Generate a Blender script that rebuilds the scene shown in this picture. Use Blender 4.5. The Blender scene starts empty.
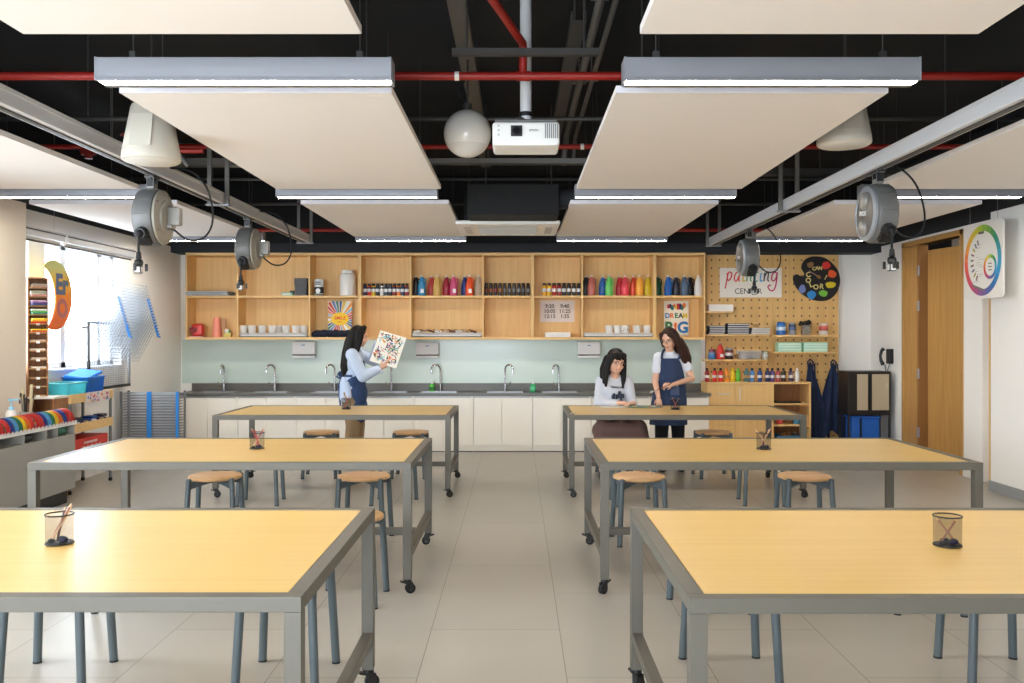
LED_STRENGTH = 60.0
SKY_STRENGTH = 14.0
EXPOSURE = 0.3
import bpy, bmesh, math, random
from mathutils import Vector, Matrix, Euler
random.seed(7)
PI = math.pi
F, CX, CY, EYE = 900.0, 516.5, 336.0, 1.5
def U(u, Y): return (u - CX) * Y / F
def V(v, Y): return EYE - (v - CY) * Y / F
SC = bpy.context.scene
COL = SC.collection

# ------------------------------------------------------------- materials
def lin(c):
    c = c / 255.0
    return c / 12.92 if c <= 0.04045 else ((c + 0.055) / 1.055) ** 2.4
def rgb(c): return (lin(c[0]), lin(c[1]), lin(c[2]), 1.0)
MATS = {}
def mat(name, c, rough=0.5, metal=0.0, spec=0.5, alpha=1.0, trans=0.0, noise=0.0, nscale=8.0, bump=0.0, bscale=60.0):
    if name in MATS: return MATS[name]
    m = bpy.data.materials.new(name); m.use_nodes = True
    nt = m.node_tree; b = nt.nodes['Principled BSDF']
    b.inputs['Base Color'].default_value = rgb(c)
    b.inputs['Roughness'].default_value = rough
    b.inputs['Metallic'].default_value = metal
    b.inputs['Specular IOR Level'].default_value = spec
    b.inputs['Alpha'].default_value = alpha
    b.inputs['Transmission Weight'].default_value = trans
    if noise or bump:
        tc = nt.nodes.new('ShaderNodeTexCoord')
    if noise:
        n = nt.nodes.new('ShaderNodeTexNoise'); n.inputs['Scale'].default_value = nscale
        n.inputs['Detail'].default_value = 4
        nt.links.new(tc.outputs['Object'], n.inputs['Vector'])
        hs = nt.nodes.new('ShaderNodeMixRGB'); hs.blend_type = 'MULTIPLY'; hs.inputs[0].default_value = 1
        r = nt.nodes.new('ShaderNodeMapRange'); r.inputs[3].default_value = 1 - noise; r.inputs[4].default_value = 1 + noise * .4
        nt.links.new(n.outputs[0], r.inputs[0])
        hs.inputs[1].default_value = rgb(c)
        nt.links.new(r.outputs[0], hs.inputs[2])
        nt.links.new(hs.outputs[0], b.inputs['Base Color'])
    if bump:
        n2 = nt.nodes.new('ShaderNodeTexNoise'); n2.inputs['Scale'].default_value = bscale
        nt.links.new(tc.outputs['Object'], n2.inputs['Vector'])
        bp = nt.nodes.new('ShaderNodeBump'); bp.inputs['Strength'].default_value = bump; bp.inputs['Distance'].default_value = .01
        nt.links.new(n2.outputs[0], bp.inputs['Height']); nt.links.new(bp.outputs[0], b.inputs['Normal'])
    MATS[name] = m
    return m
def wood(name, c, c2, axis='X', rough=0.45, scale=1.0):
    """straight fine grain running along one axis"""
    if name in MATS: return MATS[name]
    m = bpy.data.materials.new(name); m.use_nodes = True
    nt = m.node_tree; b = nt.nodes['Principled BSDF']; b.inputs['Roughness'].default_value = rough
    tc = nt.nodes.new('ShaderNodeTexCoord'); mp = nt.nodes.new('ShaderNodeMapping')
    s = {'X': (1.5, 40, 40), 'Y': (40, 1.5, 40), 'Z': (40, 40, 1.5)}[axis]
    mp.inputs['Scale'].default_value = tuple(k * scale for k in s)
    nt.links.new(tc.outputs['Object'], mp.inputs['Vector'])
    n = nt.nodes.new('ShaderNodeTexNoise'); n.inputs['Scale'].default_value = 1.0; n.inputs['Detail'].default_value = 5
    nt.links.new(mp.outputs[0], n.inputs['Vector'])
    cr = nt.nodes.new('ShaderNodeValToRGB')
    cr.color_ramp.elements[0].position = .3; cr.color_ramp.elements[0].color = rgb(c2)
    cr.color_ramp.elements[1].position = .65; cr.color_ramp.elements[1].color = rgb(c)
    nt.links.new(n.outputs[0], cr.inputs[0]); nt.links.new(cr.outputs[0], b.inputs['Base Color'])
    MATS[name] = m
    return m
def emit(name, c, s):
    if name in MATS: return MATS[name]
    m = bpy.data.materials.new(name); m.use_nodes = True
    b = m.node_tree.nodes['Principled BSDF']
    b.inputs['Base Color'].default_value = (.8, .8, .8, 1)
    b.inputs['Emission Color'].default_value = rgb(c); b.inputs['Emission Strength'].default_value = s
    MATS[name] = m
    return m
def clear(name, c, keep, rough=.05):
    """thin see-through sheet: mostly transparent, a little of its own colour and gloss"""
    if name in MATS: return MATS[name]
    m = bpy.data.materials.new(name); m.use_nodes = True
    nt = m.node_tree; b = nt.nodes['Principled BSDF']; out = nt.nodes['Material Output']
    b.inputs['Base Color'].default_value = rgb(c); b.inputs['Roughness'].default_value = rough
    t = nt.nodes.new('ShaderNodeBsdfTransparent'); mx = nt.nodes.new('ShaderNodeMixShader')
    mx.inputs[0].default_value = keep
    nt.links.new(t.outputs[0], mx.inputs[1]); nt.links.new(b.outputs[0], mx.inputs[2]); nt.links.new(mx.outputs[0], out.inputs[0])
    MATS[name] = m
    return m

# ------------------------------------------------------------- mesh builder
def align(p0, p1):
    p0, p1 = Vector(p0), Vector(p1); d = p1 - p0
    q = Vector((0, 0, 1)).rotation_difference(d.normalized())
    return Matrix.Translation((p0 + p1) / 2) @ q.to_matrix().to_4x4(), d.length
class MB:
    def __init__(s): s.bm = bmesh.new(); s.mats = []; s.bev = False
    def mi(s, m):
        if m not in s.mats: s.mats.append(m)
        return s.mats.index(m)
    def _paint(s, verts, m):
        i = s.mi(m)
        for f in {f for v in verts for f in v.link_faces}: f.material_index = i
    def box(s, c, d, m, rot=None, bev=0.0, mx=None):
        M = Matrix.Translation(c) @ (Euler(rot).to_matrix().to_4x4() if rot else Matrix()) @ Matrix.Diagonal((d[0], d[1], d[2], 1))
        if mx is not None: M = mx @ M
        r = bmesh.ops.create_cube(s.bm, size=1, matrix=M)
        vs = r['verts']; s._paint(vs, m)
        if bev:
            s.bev = True
            es = list({e for v in vs for e in v.link_edges})
            bmesh.ops.bevel(s.bm, geom=es, offset=bev, segments=2, affect='EDGES', profile=.5, clamp_overlap=True)
        return s
    def span(s, x0, x1, y0, y1, z0, z1, m, bev=0.0):
        return s.box(((x0 + x1) / 2, (y0 + y1) / 2, (z0 + z1) / 2), (abs(x1 - x0), abs(y1 - y0), abs(z1 - z0)), m, bev=bev)
    def cyl(s, p0, p1, r, m, r1=None, seg=16, cap=True, sx=1.0):
        M, L = align(p0, p1)
        if sx != 1.0: M = M @ Matrix.Diagonal((sx, 1, 1, 1))
        g = bmesh.ops.create_cone(s.bm, cap_ends=cap, segments=seg, radius1=r, radius2=r if r1 is None else r1, depth=L, matrix=M)
        s._paint(g['verts'], m); return s
    def ball(s, c, r, m, seg=16, rot=None):
        if not isinstance(r, (tuple, list)): r = (r, r, r)
        M = Matrix.Translation(c) @ (Euler(rot).to_matrix().to_4x4() if rot else Matrix()) @ Matrix.Diagonal((r[0], r[1], r[2], 1))
        g = bmesh.ops.create_uvsphere(s.bm, u_segments=seg, v_segments=max(6, seg * 2 // 3), radius=1, matrix=M)
        s._paint(g['verts'], m); return s
    def tube(s, pts, r, m, seg=8, closed=False, cap=True):
        pts = [Vector(p) for p in pts]; n = len(pts); i = s.mi(m)
        rr = r if isinstance(r, (list, tuple)) else [r] * n
        rings = []; prev = None
        for k in range(n):
            if closed: t = (pts[(k + 1) % n] - pts[k - 1])
            else: t = pts[min(k + 1, n - 1)] - pts[max(k - 1, 0)]
            t.normalize()
            if prev is None:
                a = Vector((0, 0, 1)) if abs(t.z) < .9 else Vector((1, 0, 0))
                nrm = (a - t * a.dot(t)).normalized()
            else:
                nrm = prev - t * prev.dot(t)
                nrm = nrm.normalized() if nrm.length > 1e-6 else t.orthogonal().normalized()
            prev = nrm; bn = t.cross(nrm)
            rings.append([s.bm.verts.new(pts[k] + (nrm * math.cos(2 * PI * j / seg) + bn * math.sin(2 * PI * j / seg)) * rr[k]) for j in range(seg)])
        rng = n if closed else n - 1
        for k in range(rng):
            A, B = rings[k], rings[(k + 1) % n]
            for j in range(seg):
                f = s.bm.faces.new((A[j], A[(j + 1) % seg], B[(j + 1) % seg], B[j])); f.material_index = i
        if cap and not closed:
            f = s.bm.faces.new(rings[0][::-1]); f.material_index = i
            f = s.bm.faces.new(rings[-1]); f.material_index = i
        return s
    def lathe(s, prof, m, seg=24, mx=None, cap=True, sx=1, sy=1):
        """prof: (radius, height[, material]) from bottom to top"""
        mx = mx or Matrix(); rings = []
        for p in prof:
            rings.append([s.bm.verts.new(mx @ Vector((p[0] * sx * math.cos(2 * PI * j / seg), p[0] * sy * math.sin(2 * PI * j / seg), p[1]))) for j in range(seg)])
        for k in range(len(prof) - 1):
            i = s.mi(prof[k][2] if len(prof[k]) > 2 else m)
            for j in range(seg):
                f = s.bm.faces.new((rings[k][j], rings[k][(j + 1) % seg], rings[k + 1][(j + 1) % seg], rings[k + 1][j])); f.material_index = i
        if cap:
            f = s.bm.faces.new(rings[0][::-1]); f.material_index = s.mi(prof[0][2] if len(prof[0]) > 2 else m)
            f = s.bm.faces.new(rings[-1]); f.material_index = s.mi(prof[-1][2] if len(prof[-1]) > 2 else m)
        return s
    def prism(s, poly, ext, m, mx=None):
        """poly: 2-D outline in the local XY plane, extruded by ext along local Z"""
        mx = mx or Matrix(); i = s.mi(m); n = len(poly)
        a = [s.bm.verts.new(mx @ Vector((p[0], p[1], 0))) for p in poly]
        b = [s.bm.verts.new(mx @ Vector((p[0], p[1], ext))) for p in poly]
        fs = [s.bm.faces.new(a[::-1]), s.bm.faces.new(b)]
        for k in range(n): fs.append(s.bm.faces.new((a[k], a[(k + 1) % n], b[(k + 1) % n], b[k])))
        for f in fs: f.material_index = i
        return s
    def hexa(s, p, m):
        """eight corners: bottom four then top four"""
        v = [s.bm.verts.new(q) for q in p]; i = s.mi(m)
        for q in ((3, 2, 1, 0), (4, 5, 6, 7), (0, 1, 5, 4), (1, 2, 6, 5), (2, 3, 7, 6), (3, 0, 4, 7)):
            s.bm.faces.new([v[k] for k in q]).material_index = i
        return s
    def text(s, txt, size, m, mx, shear=0.0, ext=.0008, align_x='CENTER', offset=0.0):
        cu = bpy.data.curves.new('lettering', 'FONT'); cu.body = txt; cu.size = size; cu.extrude = ext
        cu.align_x = align_x; cu.align_y = 'CENTER'; cu.shear = shear; cu.resolution_u = 3; cu.offset = offset
        o = bpy.data.objects.new('lettering', cu); COL.objects.link(o)
        dg = bpy.context.evaluated_depsgraph_get(); dg.update()
        me = bpy.data.meshes.new_from_object(o.evaluated_get(dg))
        bpy.data.objects.remove(o); bpy.data.curves.remove(cu)
        me.transform(mx); i = s.mi(m); n0 = len(s.bm.faces)
        s.bm.from_mesh(me); s.bm.faces.ensure_lookup_table()
        for f in s.bm.faces[n0:]: f.material_index = i
        bpy.data.meshes.remove(me); return s
    def build(s, name, parent=None, loc=None, rot=None, smooth=35):
        bmesh.ops.recalc_face_normals(s.bm, faces=s.bm.faces)
        me = bpy.data.meshes.new(name); s.bm.to_mesh(me); s.bm.free()
        for m in s.mats: me.materials.append(m)
        if smooth:
            me.polygons.foreach_set('use_smooth', [True] * len(me.polygons))
            me.set_sharp_from_angle(angle=math.radians(smooth))
        o = bpy.data.objects.new(name, me); COL.objects.link(o)
        if s.bev and smooth: wn = o.modifiers.new('weighted_normals', 'WEIGHTED_NORMAL'); wn.keep_sharp = True; wn.weight = 80
        if parent: o.parent = parent
        if loc is not None: o.location = loc
        if rot is not None: o.rotation_euler = rot
        return o
FRONT = Matrix.Rotation(PI / 2, 4, 'X')      # local XY -> world XZ, facing -Y
def face(x, y, z, rz=0): return Matrix.Translation((x, y, z)) @ Matrix.Rotation(rz, 4, 'Z') @ FRONT

def tag(o, label, cat, group=None, kind=None):
    o['label'] = label; o['category'] = cat
    if group: o['group'] = group
    if kind: o['kind'] = kind
    return o
def thing(name, label, cat, loc=(0, 0, 0), rz=0.0, group=None, rot=None):
    o = bpy.data.objects.new(name, None); COL.objects.link(o); o.empty_display_size = .05
    o.location = loc; o.rotation_euler = rot or (0, 0, rz)
    return tag(o, label, cat, group)
def struct(o, label=None, cat=None):
    o['kind'] = 'structure'
    if label: o['label'] = label; o['category'] = cat or 'wall'
    return o
def copy_tree(o, parent=None):
    c = o.copy(); COL.objects.link(c)
    if parent: c.parent = parent
    for ch in list(o.children): copy_tree(ch, c)
    return c
def again(proto, label, loc, rz=None, group=None):
    c = copy_tree(proto); c['label'] = label; c.location = loc
    if rz is not None: c.rotation_euler = (0, 0, rz)
    if group: c['group'] = group
    return c
ORD = ['first', 'second', 'third', 'fourth', 'fifth', 'sixth', 'seventh', 'eighth', 'ninth', 'tenth', 'eleventh', 'twelfth', 'thirteenth', 'fourteenth', 'fifteenth']

# ------------------------------------------------------------- shared materials
ALU = mat('aluminium', (142, 143, 149), .45, .3)
RAILM = mat('anodised_rail', (222, 222, 224), .4, .1)
GREYMETAL = mat('grey_powder_coat', (92, 88, 79), .45, .05)
STOOLLEG = mat('slate_painted_steel', (84, 94, 98), .4, .1)
BLACK = mat('black_plastic', (22, 22, 24), .45)
RUBBER = mat('black_rubber', (14, 14, 15), .7)
CHROME = mat('chrome', (200, 200, 205), .15, 1.0)
STEEL = mat('brushed_steel', (170, 170, 172), .35, .9)
WHITE = mat('white_gloss_plastic', (232, 230, 226), .35)
PAPER = mat('white_paper', (238, 236, 230), .8)
PANELW = mat('cream_acoustic_board', (230, 223, 217), .9)
WALLW = mat('white_wall_paint', (246, 243, 238), .85, noise=.015)
BLACKP = mat('black_ceiling_paint', (15, 15, 17), .85)
DARKP = mat('charcoal_band_paint', (40, 42, 47), .85)
TABLEW = wood('maple_laminate', (224, 187, 112), (218, 179, 104), 'X', .32, .9)
SHELFW = wood('oak_veneer', (234, 194, 130), (224, 181, 116), 'Z', .5)
SHELFX = wood('oak_veneer_across', (236, 197, 134), (226, 184, 120), 'X', .5)
SEATW = wood('beech_seat', (222, 180, 130), (204, 158, 108), 'X', .4)
DOORW = wood('oak_door_veneer', (196, 150, 86), (178, 132, 70), 'Z', .45)
BROWNW = wood('brown_wood', (164, 112, 66), (140, 92, 52), 'Z', .5)
REDPIPE = mat('red_pipe_paint', (152, 30, 20), .45)
DARKSTEEL = mat('dark_steel', (70, 68, 66), .5, .4)
GALV = mat('galvanised_steel', (120, 118, 114), .45, .5)
# ============================================================= the setting
XL, XR, YB, YR, ZC, ZW = -4.55, 4.80, 12.2, -1.6, 3.62, 2.68
def floor_mat():
    m = bpy.data.materials.new('porcelain_floor_tile'); m.use_nodes = True
    nt = m.node_tree; b = nt.nodes['Principled BSDF']; L = nt.links.new
    tc = nt.nodes.new('ShaderNodeTexCoord'); sx = nt.nodes.new('ShaderNodeSeparateXYZ'); cb = nt.nodes.new('ShaderNodeCombineXYZ')
    L(tc.outputs['Object'], sx.inputs[0])
    ay = nt.nodes.new('ShaderNodeMath'); ay.inputs[1].default_value = -0.05; L(sx.outputs[1], ay.inputs[0])
    ax = nt.nodes.new('ShaderNodeMath'); ax.inputs[1].default_value = 0.435; L(sx.outputs[0], ax.inputs[0])
    L(ay.outputs[0], cb.inputs[0]); L(ax.outputs[0], cb.inputs[1])
    br = nt.nodes.new('ShaderNodeTexBrick'); br.offset = .5; br.offset_frequency = 2
    br.inputs['Scale'].default_value = 1; br.inputs['Brick Width'].default_value = 1.3; br.inputs['Row Height'].default_value = .655
    br.inputs['Mortar Size'].default_value = .0025; br.inputs['Mortar Smooth'].default_value = .3; br.inputs['Bias'].default_value = 0
    br.inputs['Color1'].default_value = rgb((172, 167, 157)); br.inputs['Color2'].default_value = rgb((167, 162, 152)); br.inputs['Mortar'].default_value = rgb((118, 110, 98))
    L(cb.outputs[0], br.inputs['Vector'])
    n = nt.nodes.new('ShaderNodeTexNoise'); n.inputs['Scale'].default_value = 2.2; n.inputs['Detail'].default_value = 6; L(tc.outputs['Object'], n.inputs['Vector'])
    r = nt.nodes.new('ShaderNodeMapRange'); r.inputs[3].default_value = .93; r.inputs[4].default_value = 1.05; L(n.outputs[0], r.inputs[0])
    mx = nt.nodes.new('ShaderNodeMixRGB'); mx.blend_type = 'MULTIPLY'; mx.inputs[0].default_value = 1
    L(br.outputs[0], mx.inputs[1]); L(r.outputs[0], mx.inputs[2]); L(mx.outputs[0], b.inputs['Base Color'])
    b.inputs['Roughness'].default_value = .34; b.inputs['Specular IOR Level'].default_value = .5
    return m
q = MB(); q.span(-4.9, 6.4, YR - .1, YB + .2, -.12, 0, floor_mat()); struct(q.build('floor', smooth=0), 'beige porcelain tiled floor of the art room', 'floor')
q = MB(); q.span(-4.9, 6.4, YR - .1, YB + .2, ZC, ZC + .12, BLACKP); struct(q.build('ceiling', smooth=0), 'black painted slab above the hanging panels', 'ceiling')
# back wall: mint splash panel low, paint elsewhere, black band on top
q = MB(); q.span(-4.9, 6.4, YB, YB + .15, 0, ZW - .08, WALLW); q.span(-4.9, 6.4, YB, YB + .15, ZW - .08, ZC, BLACKP)
struct(q.build('wall_back', smooth=0), 'back wall behind the sinks and shelves', 'wall')
MINT = mat('mint_glass_panel', (206, 221, 212), .22)
q = MB(); q.span(-4.53, 2.50, YB - .012, YB, .86, 1.452, MINT); struct(q.build('trim_1', smooth=0), 'pale mint splash panel above the long sink counter', 'wall panel')
q = MB(); q.span(-4.55, 4.8, YB - .36, YB, 2.60, 2.72, DARKP); q.span(-4.55, 4.8, YB - .30, YB, 2.72, 3.6, BLACKP); struct(q.build('trim_2', smooth=0), 'black bulkhead above the back wall shelves', 'bulkhead')

# left wall: window bay in view, plus an unseen near bay enlarged for daylight
def wall_with_holes(name, X0, X1, holes, label, y0, y1, top=ZW, band=True):
    q = MB(); ys = y0
    for (a, b_, z0, z1) in sorted(holes):
        q.span(X0, X1, ys, a, 0, top, WALLW); q.span(X0, X1, a, b_, 0, z0, WALLW); q.span(X0, X1, a, b_, z1, top, WALLW); ys = b_
    q.span(X0, X1, ys, y1, 0, top, WALLW)
    if band: q.span(X0, X1, y0, y1, top, ZC, DARKP)
    return struct(q.build(name, smooth=0), label, 'wall')
wall_with_holes('wall_left', XL - .25, XL, [(8.02, 10.36, 1.17, 2.44), (.6, 5.4, .80, 2.60)], 'white wall on the window side of the room', YR, YB + .1)
q = MB(); q.span(XL, -4.36, 5.6, 8.0, 0, ZW, mat('warm_wall_paint', (226, 214, 198), .85)); q.span(XL, -4.36, 5.6, 8.0, ZW, ZC, DARKP)
struct(q.build('wall_left_pier', smooth=0), 'cream pier standing between the two window bays', 'pier')
GLASS = clear('window_glass', (235, 242, 246), .07, .03)
FRAMEW = mat('white_window_frame', (244, 245, 247), .4)
for n, (a, b_, mull) in enumerate([(8.02, 10.36, [(8.47, 8.76), (9.18, 9.28), (9.98, 10.06)]), (.6, 5.4, [(1.5, 1.58), (2.3, 2.7), (3.5, 3.58), (4.4, 4.48)])]):
    q = MB(); X0, X1 = XL - .16, XL - .10; zb, zt_ = ((1.17, 2.44), (.80, 2.60))[n]
    q.span(X0, X1, a, a + .06, zb, zt_, FRAMEW); q.span(X0, X1, b_ - .06, b_, zb, zt_, FRAMEW)
    q.span(X0, X1, a, b_, zb, zb + .06, FRAMEW); q.span(X0, X1, a, b_, zt_ - .06, zt_, FRAMEW)
    for (c, d) in mull: q.span(X0, X1 + (.06 if d - c > .2 else 0), c, d, zb, zt_, FRAMEW, .004)
    w = struct(q.build('window_%d' % (n + 1)), ['bright window bay behind the drying rack', 'added bay nearer the camera on the left wall, enlarged for daylight'][n], 'window')
    g = MB(); g.span(XL - .135, XL - .131, a, b_, zb, zt_, GLASS); g.build('glass_pane', w, smooth=0)
    s = MB(); s.span(XL - .10, XL + .03, a, b_, zb - .02, zb + .002, FRAMEW, .004); s.build('sill', w)
    p = MB(); p.span(XL - .25, XL - .25 + .02, a - .02, b_ + .02, zb - .02, zb, FRAMEW); p.build('outer_sill', w)
# roller blind cassettes over the window
CASS = mat('blind_cassette', (206, 208, 210), .4, .3)
def blind(y0, y1, label):
    t = thing('roller_blind', label, 'blind', (XL + .09, (y0 + y1) / 2, 2.40), 0, 'roller blinds over the window')
    L = y1 - y0
    q = MB(); q.box((0, 0, .055), (.10, L, .085), CASS, bev=.012); q.box((.052, 0, .075), (.012, L, .012), DARKSTEEL); q.build('cassette', t)
    q = MB(); q.cyl((-.01, -L / 2 + .02, 0), (-.01, L / 2 - .02, 0), .017, WHITE, seg=12); q.build('rolled_fabric', t)
    q = MB(); q.box((0, 0, -.02), (.02, L - .04, .014), DARKSTEEL); q.build('bottom_bar', t)
    for s in (-1, 1):
        q = MB(); q.box((-.02, s * (L / 2 - .004), .05), (.10, .012, .10), WHITE, bev=.003); q.build('end_bracket', t)
blind(8.04, 8.80, 'short closed roller blind cassette right beside the cream pier')
blind(8.86, 10.42, 'long closed roller blind cassette over the bright window')

# right wall: near pier, alcove with shelves, door wall
DY0, DY1, DZ = 9.72, 11.12, 2.59
q = MB()
q.span(XR, XR + .12, 9.27, DY0, 0, ZW, WALLW); q.span(XR, XR + .12, DY1, YB, 0, ZW, WALLW); q.span(XR, XR + .12, DY0, DY1, DZ, ZW, WALLW)
q.span(XR, XR + .12, 8.73, YB, ZW, ZC, DARKP); q.span(XR, XR + .12, 8.73, 9.27, 2.5, ZW, WALLW)
struct(q.build('wall_right', smooth=0), 'white wall holding the wooden door', 'wall')
q = MB(); q.span(4.6, 5.4, YR, 8.73, 0, ZW + .02, WALLW); q.span(4.6, 5.4, YR, 8.73, ZW + .02, ZC, DARKP)
struct(q.build('wall_right_pier', smooth=0), 'white near wall behind the hanging colour wheel', 'wall')
SKIRT = mat('grey_skirting', (150, 152, 152), .5)
q = MB(); q.span(4.586, 4.6, YR, 8.742, 0, .10, SKIRT); q.span(4.6, 4.82, 8.73, 8.742, 0, .10, SKIRT); struct(q.build('baseboard_right', smooth=0), 'grey skirting along the near wall', 'skirting')
q = MB(); q.span(XR - .012, XR, 9.27, DY0 - .06, 0, .10, WHITE); q.span(XR - .012, XR, DY1 + .06, YB, 0, .10, WHITE); struct(q.build('baseboard_back', smooth=0), 'white skirting beside the wooden door', 'skirting')
q = MB(); q.span(5.30, 5.40, 8.73, 9.30, 0, ZC, WALLW); q.span(XR + .12, 5.4, 9.27, 9.34, 0, ZC, WALLW); struct(q.build('wall_alcove', smooth=0), 'wall lining the shelf alcove', 'wall')
q = MB(); q.span(5.9, 6.0, 9.2, YB + .1, 0, ZC, WALLW); q.span(XR + .12, 6.0, 9.34, 9.4, 0, ZC, WALLW); struct(q.build('wall_corridor', smooth=0), 'corridor wall seen past the door', 'wall')
# the door set: casing, fixed narrow leaf, hinged open leaf
q = MB()
for (a, b_) in ((DY0 - .06, DY0), (DY1, DY1 + .06)): q.span(XR - .018, XR + .13, a, b_, 0, DZ + .06, DOORW, .004)
q.span(XR - .018, XR + .13, DY0 - .06, DY1 + .06, DZ, DZ + .06, DOORW, .004)
d = struct(q.build('door_1'), 'wooden door set with one leaf standing ajar', 'door')
q = MB(); q.span(XR - .004, XR + .045, DY1 - .34, DY1, .01, DZ - .004, DOORW, .003); q.build('fixed_leaf', d)
q = MB(); q.span(XR - .002, XR + .11, DY1 - .385, DY1 - .345, 0, DZ, mat('dark_oak', (150, 104, 56), .5), .003); q.build('mullion_post', d)  # mullion post in a darker oak tone
q = MB(); a = math.radians(9); M = Matrix.Translation((XR + .10, DY1 - .39, 0)) @ Matrix.Rotation(a, 4, 'Z')
q.box((0.022, -.5, 1.27), (.045, .99, 2.50), DOORW, mx=M, bev=.003); q.build('open_leaf', d)
q = MB(); q.tube([M @ Vector(p) for p in ((0, -.92, 1.05), (-.05, -.92, 1.05), (-.05, -.80, 1.05))], .01, STEEL); q.build('lever_handle', d)
for z in (.35, 1.05, 1.86, 2.28):
    q = MB(); q.span(XR - .010, XR + .0, DY1 - .395, DY1 - .345, z - .06, z + .06, STEEL, .002); q.cyl((XR - .006, DY1 - .395, z - .06), (XR - .006, DY1 - .395, z + .06), .008, STEEL, seg=8); q.build('hinge', d)
l = bpy.data.lights.new('corridor_fill', 'POINT'); l.energy = 14; l.shadow_soft_size = .12; l.color = (1, .93, .84)
o = bpy.data.objects.new('corridor_fill', l); COL.objects.link(o); o.location = (5.45, 10.3, 3.1)  # unseen light added to brighten the gap past the open leaf
# unseen rear wall: glazed bays added to bring in frontal daylight
fill_bays = [(-4.3, -2.5), (-2.2, .2)]
q = MB(); xs = -4.9
for (a, b_) in fill_bays:
    q.span(xs, a, YR - .2, YR, 0, ZW, WALLW); q.span(a, b_, YR - .2, YR, 0, .35, WALLW); q.span(a, b_, YR - .2, YR, 2.6, ZW, WALLW); xs = b_
q.span(xs, 5.4, YR - .2, YR, 0, ZW, WALLW); q.span(-4.9, 5.4, YR - .2, YR, ZW, ZC, DARKP)
struct(q.build('wall_rear', smooth=0), 'wall behind the camera with glazed bays added for daylight', 'wall')
for n, (a, b_) in enumerate(fill_bays):
    q = MB()
    for (c, d_) in ((a, a + .06), (b_ - .06, b_), ((a + b_) / 2 - .03, (a + b_) / 2 + .03)): q.span(c, d_, YR - .14, YR - .08, .35, 2.6, FRAMEW)
    q.span(a, b_, YR - .14, YR - .08, .35, .41, FRAMEW); q.span(a, b_, YR - .14, YR - .08, 2.54, 2.6, FRAMEW)
    struct(q.build('window_%d' % (n + 3), smooth=0), ['rear bay added for daylight on the window side', 'middle rear bay added for daylight'][n], 'window')
# pale building across the way, seen washed out through the window
PALE = mat('pale_facade', (150, 154, 158), .9); PANE = mat('facade_glass', (110, 122, 132), .2)
t = thing('neighbour_building', 'pale apartment block washed out beyond the window', 'building', (-16, 10, -9))
q = MB(); q.span(-3, 3, -9, 12, 0, 11.4, PALE); q.build('facade_body', t, smooth=0)
for yy in (-6.5, -3.5, -.5, 2.5, 5.5):
    for zz in (9.4,):
        q = MB(); q.span(2.98, 3.06, yy, yy + 1.6, zz, zz + 1.3, PANE); q.build('window', t, smooth=0)
# ============================================================= tables, stools
HT = .765
CASTERB = mat('caster_black', (20, 20, 22), .4)
def make_table(label, x0, x1, y0, y1):
    xc, yc = (x0 + x1) / 2, (y0 + y1) / 2; W, D = x1 - x0, y1 - y0; f = .05
    t = thing('work_table', label, 'table', (xc, yc, 0), 0, 'maple topped work tables on casters')
    q = MB(); q.box((0, 0, HT - .019), (W - 2 * f - .004, D - 2 * f - .004, .034), TABLEW, bev=.0015); q.build('tabletop', t)
    q = MB(); zc = HT - .022
    for s in (-1, 1):
        q.box((0, s * (D / 2 - f / 2), zc), (W, f, .044), GREYMETAL, bev=.003)
        q.box((s * (W / 2 - f / 2), 0, zc), (f, D - 2 * f, .044), GREYMETAL, bev=.003)
    q.build('top_frame', t)
    for sx in (-1, 1):
        for sy in (-1, 1):
            lx, ly = sx * (W / 2 - f / 2), sy * (D / 2 - f / 2)
            q = MB(); q.box((lx, ly, (.085 + HT - .044) / 2), (f, f, HT - .044 - .085), GREYMETAL, bev=.003); q.build('leg', t)
            q = MB(); a = random.uniform(0, 2 * PI); ca, sa = math.cos(a), math.sin(a)
            q.cyl((lx, ly, .072), (lx, ly, .085), .024, CASTERB); q.cyl((lx, ly, .055), (lx, ly, .075), .012, CASTERB)
            M = Matrix.Translation((lx, ly, 0)) @ Matrix.Rotation(a, 4, 'Z')
            for s in (-1, 1): q.box((.012, s * .016, .045), (.036, .004, .045), CASTERB, mx=M, bev=.0015)
            q.box((-.018, 0, .066), (.05, .03, .008), CASTERB, mx=M, rot=(0, .3, 0)); c = q.build('caster', t)
            q = MB(); q.cyl(M @ Vector((.016, -.012, .030)), M @ Vector((.016, .012, .030)), .030, RUBBER, seg=20); q.cyl(M @ Vector((.016, -.014, .030)), M @ Vector((.016, .014, .030)), .010, STEEL, seg=12); q.build('wheel', c)
    for s in (-1, 1):
        q = MB(); q.box((s * (W / 2 - f / 2), 0, .222), (f - .006, D - 2 * f, .046), GREYMETAL, bev=.003); q.build('side_stretcher', t)
    q = MB(); q.box((0, 0, .230), (W - 2 * f + .004, .045, .044), GREYMETAL, bev=.003); q.build('centre_stretcher', t)
    return t
make_table('front left work table nearest the camera', -2.826, -.606, 2.534, 3.857)
make_table('middle left work table with a cup of red pencils', -2.838, -.610, 5.221, 6.504)
make_table('far left work table in front of the person holding a painting', -2.822, -.612, 8.342, 9.539)
make_table('front right work table nearest the camera', .486, 2.706, 2.520, 3.857)
make_table('middle right work table at the open end of the aisle', .489, 2.709, 5.221, 6.504)
make_table('far right work table where two people are painting', .489, 2.690, 8.342, 9.539)

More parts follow.
